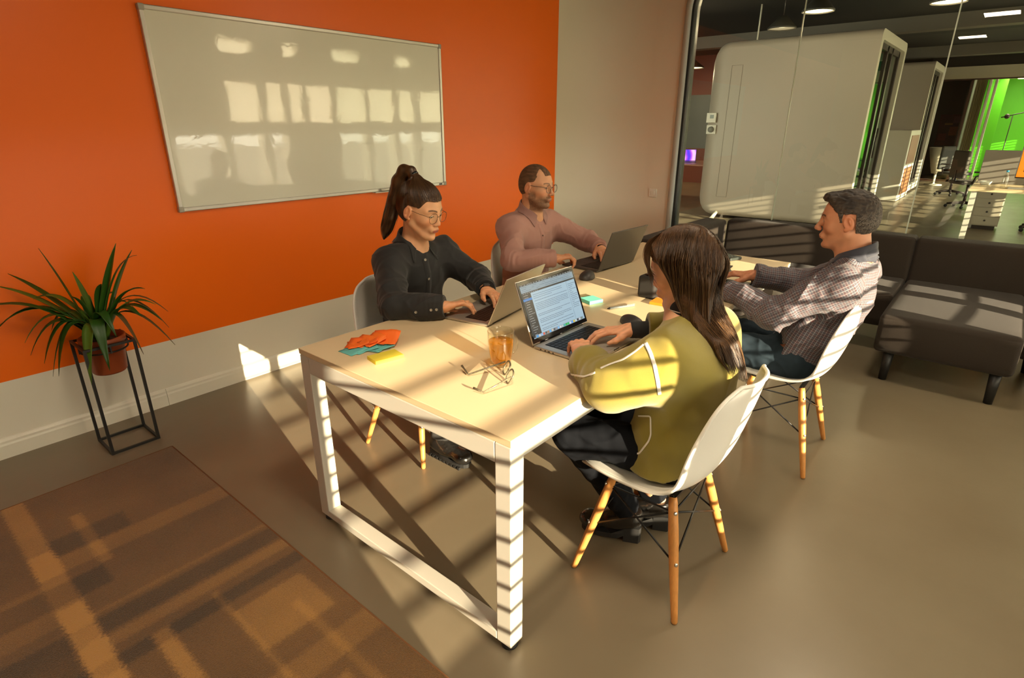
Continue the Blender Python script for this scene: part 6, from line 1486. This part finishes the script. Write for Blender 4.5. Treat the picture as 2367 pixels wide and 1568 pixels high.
# keep the face clear
hb.frame(o, R, sc).ell((.075, 0, -.035), (.062, .075, .085), .01, 's').world()
v, f = hb.mesh(.0032); hair = np_obj('hair', v, f, M_hair, body, tint=hair_tint(v, cols2, o, R, (50, 60, 5)))
cap2 = hair_cap(o, R, sc, .013, lambda q: q[..., 2] * 0 + 1., fine=0)
for i in range(len(hangs) - 1): cap2.econe(hangs[i][0], hangs[i + 1][0], hangs[i][1], hangs[i + 1][1], side, .02)
for op in js.ops:
    if op[0] == 'u': cap2.ops.append(('u', .0, op[2], op[3], op[4]))
n = 2600; px_ = rg_.uniform(-.085, .078, n); sgn = np.sign(rg_.uniform(-.45, 1, n)); q = np.stack([px_, .008 + sgn * np.abs(rg_.normal(0, .022, n)), np.full(n, .13)], 1); q[:, 2] = .035 + .103 * np.sqrt(np.clip(1 - ((q[:, 0] + .012) / .113) ** 2 - (q[:, 1] / .089) ** 2, 0.02, 1))
Pw = o + (q * sc) @ R.T; xs = q[:, 0:1].copy(); sg2 = sgn[:, None]
bx, by, bz_ = R[:, 0], R[:, 1], R[:, 2]
fh = nrm(V(R[0, 0], R[1, 0], 0)); lh = nrm(V(R[0, 1], R[1, 1], 0))
WT = ([.83, .85, .90, .97, 1.035, 1.10, 1.135, 1.20], [-.21, -.205, -.150, -.062, -.020, -.004, .030, .09])
def fl_w2(P, k):
    q = P - o; w = q @ fh; zt = P[:, 2]; t = min(1, k / 12.)
    d = -V(0, 0, 1)[None] * (.35 + 1.0 * t) + by[None] * sg2 * (1.3 * (1 - t)) - fh[None] * .22 * (1 - t)
    tgt = np.interp(zt, *WT); d = d - fh[None] * (np.clip(w - tgt, 0, .08) * 30.)[:, None] * (zt < 1.16)[:, None]
    back = np.interp(zt, [.84, .93, 1.0, 1.05], [.55, .55, .15, 0.]); d = d - fh[None] * back[:, None]
    lat = q @ lh; c = np.interp(zt, [.85, .95, 1.05], [.112, .052, .012]); hwd = np.interp(zt, [.85, .93, 1.0, 1.06, 1.13, 1.2], [.028, .046, .058, .070, .092, .2])
    ex = np.clip(lat - c - hwd, 0, .1) - np.clip(c - hwd - lat, 0, .1); d = d - lh[None] * (ex * 26.)[:, None]
    wm = np.interp(zt, [.85, .93, 1.0, 1.06, 1.12, 1.2], [-.235, -.165, -.115, -.104, -.118, -.3]); d = d + fh[None] * (np.clip(wm - w, 0, .1) * 26.)[:, None]
    return d
mB = xs[:, 0] > .066
strands(lambda P: cap2.eval(P), 'hair_strands', M_hair, hair, Pw[~mB], (lambda P, k, s_=sg2[~mB], x_=xs[~mB]: globals().__setitem__('sg2', s_) or globals().__setitem__('xs', x_) or fl_w2(P, k)), 34, .0128, .0012, .0008, cols2, jitter=.03, gravity=1, seed=6)
# the back of the head
n = 2600; dd_ = rg_.normal(size=(n * 2, 3)); dd_ /= np.linalg.norm(dd_, axis=1, keepdims=True); dd_ = dd_[(dd_[:, 0] < .25) & (dd_[:, 2] > -.15)][:n]; Pb = o + ((V(-.012, 0, .035) + dd_ * V(.113, .089, .103)) * sc) @ R.T
for _ in range(3):
    e = .002; D = cap2.eval(Pb); G = np.stack([cap2.eval(Pb + np.array(a)) - cap2.eval(Pb - np.array(a)) for a in ((e, 0, 0), (0, e, 0), (0, 0, e))], 1) / (2 * e); G /= np.linalg.norm(G, axis=1, keepdims=True) + 1e-9; Pb = Pb - G * D[:, None]
sg2 = np.sign(dd_[:, 1:2]) * .4
strands(lambda P: cap2.eval(P), 'back_hair_strands', M_hair, hair, Pb, fl_w2, 30, .0125, .0016, .0008, cols2, jitter=.03, gravity=1, seed=16)
# strands that lie on the hanging part
sg2 = np.zeros((1500, 1)); t_ = rg_.uniform(0, 1, (1500, 1)); an_ = rg_.uniform(-.25, pi + .25, 1500); Ph = np.array([1.645, .66, 1.05]) * (1 - t_) + np.array([1.625, .59, .945]) * t_ + side[None] * np.cos(an_)[:, None] * .075 - fwd[None] * np.sin(an_)[:, None] * .05
for _ in range(4):
    e = .002; D = cap2.eval(Ph); G = np.stack([cap2.eval(Ph + np.array(a)) - cap2.eval(Ph - np.array(a)) for a in ((e, 0, 0), (0, e, 0), (0, 0, e))], 1) / (2 * e); G /= np.linalg.norm(G, axis=1, keepdims=True) + 1e-9; Ph = Ph - G * np.clip(D, -.03, .03)[:, None]
strands(lambda P: cap2.eval(P), 'lower_hair_strands', M_hair, hair, Ph, fl_w2, 16, .0120, .0014, .0008, cols2, jitter=.03, gravity=1, seed=18)
# loose front strands that frame the face
G_ = []
for i in range(300):
    u = rg_.uniform(); s0 = 1
    x0_ = rg_.uniform(.030, .074); a0 = V(x0_, .010 + .02 * rg_.uniform(), .128 - (x0_ - .03) * .25); a1 = V(.080 + .026 * u, .036 + .016 * u, .092 + .008 * rg_.uniform()); a2 = V(.094 + .014 * u - .02 * rg_.uniform(), .064 + .010 * rg_.uniform(), .040); a3 = V(.085 - .03 * u, .073 + .005 * rg_.uniform(), .012 - .045 * rg_.uniform() ** 1.5)
    G_.append((a0, a1, a2, a3))
for i in range(60):
    u = rg_.uniform(); a0 = V(.075, -.01, .112); a1 = V(.103, -.03 - .01 * u, .08); a2 = V(.108, -.058, .03); a3 = V(.09 - .02 * u, -.072, -.03); G_.append((a0, a1, a2, a3))
fm = MB()
for (a0, a1, a2, a3) in G_:
    P_ = [((1 - t) ** 3) * a0 + 3 * t * (1 - t) ** 2 * a1 + 3 * t * t * (1 - t) * a2 + t ** 3 * a3 for t in np.linspace(0, rg_.uniform(.70, 1.02), 12)]; fm.tube([o + R @ (p * sc) for p in P_], [.0008] * 8 + [.0007, .0005, .0003, .00015], 3, cap=False)
fm.build('face_framing_strands', mat('brown_hair_plain', (.07, .034, .014), .4), hair, merge=False)

# ======================================================== man in the checked shirt
J = dict(head=(2.749, .474, 1.123), R=rotm(97, 5, 0), sc=1.0, neck=(2.745, .410, .955), chest=(2.745, .445, .81), pelvis=(2.735, .560, .525),
         shL=(2.578, .425, .885), elL=(2.505, .645, .735), wrL=(2.590, .875, .790), tipL=(2.690, 1.00, .790), shR=(2.915, .42, .885), elR=(3.010, .655, .765), wrR=(2.905, .865, .795), tipR=(2.862, 1.03, .79),
         hipL=(2.64, .56, .505), hipR=(2.83, .56, .505), kneeL=(2.60, .90, .515), kneeR=(2.83, .92, .51), ankL=(2.58, .98, .12), ankR=(2.84, 1.0, .12), hsc=1.02, W=1.02, cuff=.004, thigh=.082, sleeve=(.062, .050, .037),
         handL=dict(curl=(.3, .5, .3)), handR=dict(curls=[(.35, .55, .3), (.32, .5, .3), (.3, .5, .3), (.35, .5, .3)], thumb=.006))
P = dict(skin=(.58, .27, .15), haircol=(.03, .022, .016), jaw=1.02, nose=1.06, lip=(.38, .15, .11), lipw=.6, brow=.95, beard=.0, gaze=(1, 0, -.25), neck=.058, browz=-.002)
body, HR, side, fwd = person('man in a checked shirt and jeans with short greying hair, in profile', J, P)
def check_mat():
    m, nt, b = new_mat('checked_cotton'); L = nt.links
    a = node(nt, 'ShaderNodeAttribute', attribute_name='puv'); sp = node(nt, 'ShaderNodeSeparateXYZ'); L.new(a.outputs['Vector'], sp.inputs[0])
    def ln(src, per, wd, ph):
        m1 = node(nt, 'ShaderNodeMath', operation='MULTIPLY_ADD', ins={1: 1 / per, 2: ph}); L.new(src, m1.inputs[0]); m2 = node(nt, 'ShaderNodeMath', operation='FRACT'); L.new(m1.outputs[0], m2.inputs[0]); m3 = node(nt, 'ShaderNodeMath', operation='LESS_THAN', ins={1: wd}); L.new(m2.outputs[0], m3.inputs[0]); return m3.outputs[0]
    cur = None
    def mixin(fac, col, prev, st):
        f = node(nt, 'ShaderNodeMath', operation='MULTIPLY', ins={1: st}); L.new(fac, f.inputs[0]); mx = node(nt, 'ShaderNodeMix', data_type='RGBA'); mx.inputs[7].default_value = (*col, 1); L.new(f.outputs[0], mx.inputs[0])
        if prev is None: mx.inputs[6].default_value = (.066, .050, .062, 1)
        else: L.new(prev, mx.inputs[6])
        return mx.outputs[2]
    for src, off in ((sp.outputs[0], 0), (sp.outputs[1], .3)):
        cur = mixin(ln(src, .0095, .12, off), (.50, .48, .49), cur, .5); cur = mixin(ln(src, .019, .06, off + .27), (.26, .08, .08), cur, .5); cur = mixin(ln(src, .019, .055, off + .77), (.12, .20, .28), cur, .6)
    L.new(cur, b.inputs['Base Color']); b.inputs['Roughness'].default_value = .75; b.inputs['Sheen Weight'].default_value = .1; return m
M_chk = check_mat()
s = shirt_sdf(J, side, fwd, .014, .062, 1.4, loose=.012)
for k_, ph in (('L', .4),):
    sh, el, wr = (np.array(J[q_ + k_], float) for q_ in ('sh', 'el', 'wr')); s.fn(limb_wr(sh + (el - sh) * .6 + V(0, 0, -.02), .10, .005, .05, V(.2, .7, -.8), ph), sh - .3, sh + .4); s.fn(limb_wr(np.array(J['pelvis']) + V(-.1, .05, .12), .14, .008, .055, V(0, .5, 1), ph), np.array(J['pelvis']) - .4, np.array(J['pelvis']) + .4)
v, f = s.mesh(.0044); segs = [(J['pelvis'], J['neck'], .12)]
for k_ in 'LR': segs += [(J['sh' + k_], J['el' + k_], .06), (J['el' + k_], J['wr' + k_], .045)]
uv = garment_uv(v, segs); shirt = np_obj('shirt', v, f, M_chk, body, uv=uv); bv = bvh_of(shirt)
Rn = np.stack([nrm(fwd + V(0, 0, -.30)), side, nrm(np.cross(nrm(fwd + V(0, 0, -.30)), side))], 1)
collar('collar', np.array(J['neck']) + V(0, 0, .042) + fwd * .004, Rn, cloth('navy_striped_collar', (.035, .038, .055), .8), shirt, .074, .068, .036, .054, .074, .30, bv=bv)
for k_ in 'LR':
    el, wr = np.array(J['el' + k_], float), np.array(J['wr' + k_], float); d = nrm(wr - el); c = wr - d * .004; Mx = frame_mat(c, nrm(np.cross(d, V(.1, .2, 1))), d); prf_ = [(.042, .001), (.046, .002), (.0475, -.004), (.049, -.05), (.047, -.055), (.038, -.055)]
    vs = []; fs_ = []; n = 32; uvc = []
    for r_, z_ in prf_:
        for q_ in range(n + 1): a = 2 * pi * q_ / n; p = Mx @ Vector((r_ * math.cos(a), r_ * math.sin(a) * .92, z_)); vs.append(tuple(p)); uvc.append((z_, a * .05, 0))
    for i in range(len(prf_) - 1):
        for q_ in range(n): fs_.append((i * (n + 1) + q_, i * (n + 1) + q_ + 1, (i + 1) * (n + 1) + q_ + 1, (i + 1) * (n + 1) + q_))
    np_obj('cuff', np.array(vs), np.array(fs_), M_chk, shirt, uv=np.array(uvc))
M_jean = mat('blue_denim', (.022, .036, .050), .85, bump=.4, bscale=700, var=.35, vscale=14, spec=.2)
jn = build_garment(trousers_sdf(J, side, fwd, .012), .005, 'jeans', M_jean, body)
bl = MB(); G = []; pe = np.array(J['pelvis']) + V(0, 0, .062)
for q_ in range(49):
    a = 2 * pi * q_ / 48; c = side * math.cos(a) * .166 + fwd * math.sin(a) * .122; G.append([tuple(pe + c + V(0, 0, z_ - .05 * math.sin(a))) for z_ in (-.016, .016)])
bl.grid(G).build('belt', mat('brown_leather_belt', (.22, .06, .02), .4), body, solid=.003, offset=1)
boot('shoe', J['ankL'], (0, 1), body, None, .025, .27, m=M_boot); boot('shoe', J['ankR'], (.05, 1), body, None, .025, .27, m=M_boot)
o, R, sc = np.array(J['head'], float), J['R'], J['sc']
def reg_m2(q):
    x, y, z = q[..., 0], q[..., 1], q[..., 2]; ay = np.abs(y)
    side_ = np.where(z > .045, .040 + .55 * np.maximum(0, z - .045) * 1.6 - x, .034 - x + .25 * (z - .045)); side_ = np.where(x > .014, np.minimum(side_, z - .002), np.where(x > -.034, np.minimum(side_, z - .036), z + .060 + .25 * (x + .03)))
    return np.where(z > .082, .096 - x, side_)
s = hair_cap(o, R, sc, .0062, reg_m2, [lambda s: s.ell((.060, 0, .100), (.038, .052, .022), .02)], fine=.0010); s.fn(lambda P, D: D + (.0009 * wob(P, 60, 77)).astype(np.float32)); v, f = s.mesh(.0026)
tt_ = hair_tint(v, [(.018, .012, .009), (.050, .035, .024)], o, R, (45, 45, 45)); qq = (v - o) @ R; gz = smooth01(.06, .0, qq[:, 2]) * (np.random.default_rng(3).random(len(v)) < .30); tt_ = tt_ * (1 - gz[:, None] * .8) + np.array((.20, .17, .14)) * gz[:, None] * .8
hair = np_obj('hair', v, f, attr_mat('short_hair', .6, bump=1.0, bscale=700), body, tint=tt_)
wrist_band(J, 'L', M_bez, body, .032, .020, off=.004, face=mat('watch_glass', (.08, .08, .08), .1))
# ---------------------------------------------------------------- light
w = bpy.data.worlds.new('world'); scene.world = w; w.use_nodes = True; nt = w.node_tree; bg = nt.nodes['Background']
bg.inputs[0].default_value = (1.0, .92, .70, 1); bg.inputs[1].default_value = WORLD
sun = bpy.data.lights.new('sun', 'SUN'); sun.energy = SUNE; sun.color = (1.0, .83, .56); sun.angle = math.radians(.42)
so_ = bpy.data.objects.new('sun', sun); COL.objects.link(so_)
d = Vector((.24, 1.0, -.226)).normalized(); so_.rotation_euler = d.to_track_quat('-Z', 'Y').to_euler(); so_.location = (0, -6, 3)
def lampL(name, loc, e, col, size, rot=(0, 0, 0), sy=None):
    l = bpy.data.lights.new(name, 'AREA'); l.energy = e; l.color = col; l.size = size
    if sy: l.shape = 'RECTANGLE'; l.size_y = sy
    o = bpy.data.objects.new(name, l); COL.objects.link(o); o.location = loc; o.rotation_euler = rot; return o
# ceiling lamps of the green room and pendants
lampL('green_room_lamp', (22.8, .1, 2.8), 60, (1, .85, .6), 1.2)
lampL('dark_room_lamp', (14.0, 7.0, 2.9), 40, (1, .7, .4), .8)
lampL('ceiling_lamp', (1.0, .5, CEIL - .45), ROOML, (1, .82, .58), .34)
lampL('ceiling_lamp', (3.6, .3, CEIL - .45), ROOML * .7, (1, .82, .58), .34)
lampL('ceiling_lamp', (-1.2, .9, CEIL - .45), ROOML * .8, (1, .82, .58), .34)
scene.view_settings.view_transform = 'Standard'; scene.view_settings.look = 'None'; scene.view_settings.exposure = EXPO; scene.view_settings.gamma = 1; scene.view_settings.use_curve_mapping = False
scene.cycles.max_bounces = 8; scene.cycles.diffuse_bounces = 4; scene.cycles.glossy_bounces = 4; scene.cycles.transmission_bounces = 8; scene.cycles.transparent_max_bounces = 16
scene.cycles.caustics_reflective = False; scene.cycles.caustics_refractive = False; scene.cycles.sample_clamp_indirect = 6.0
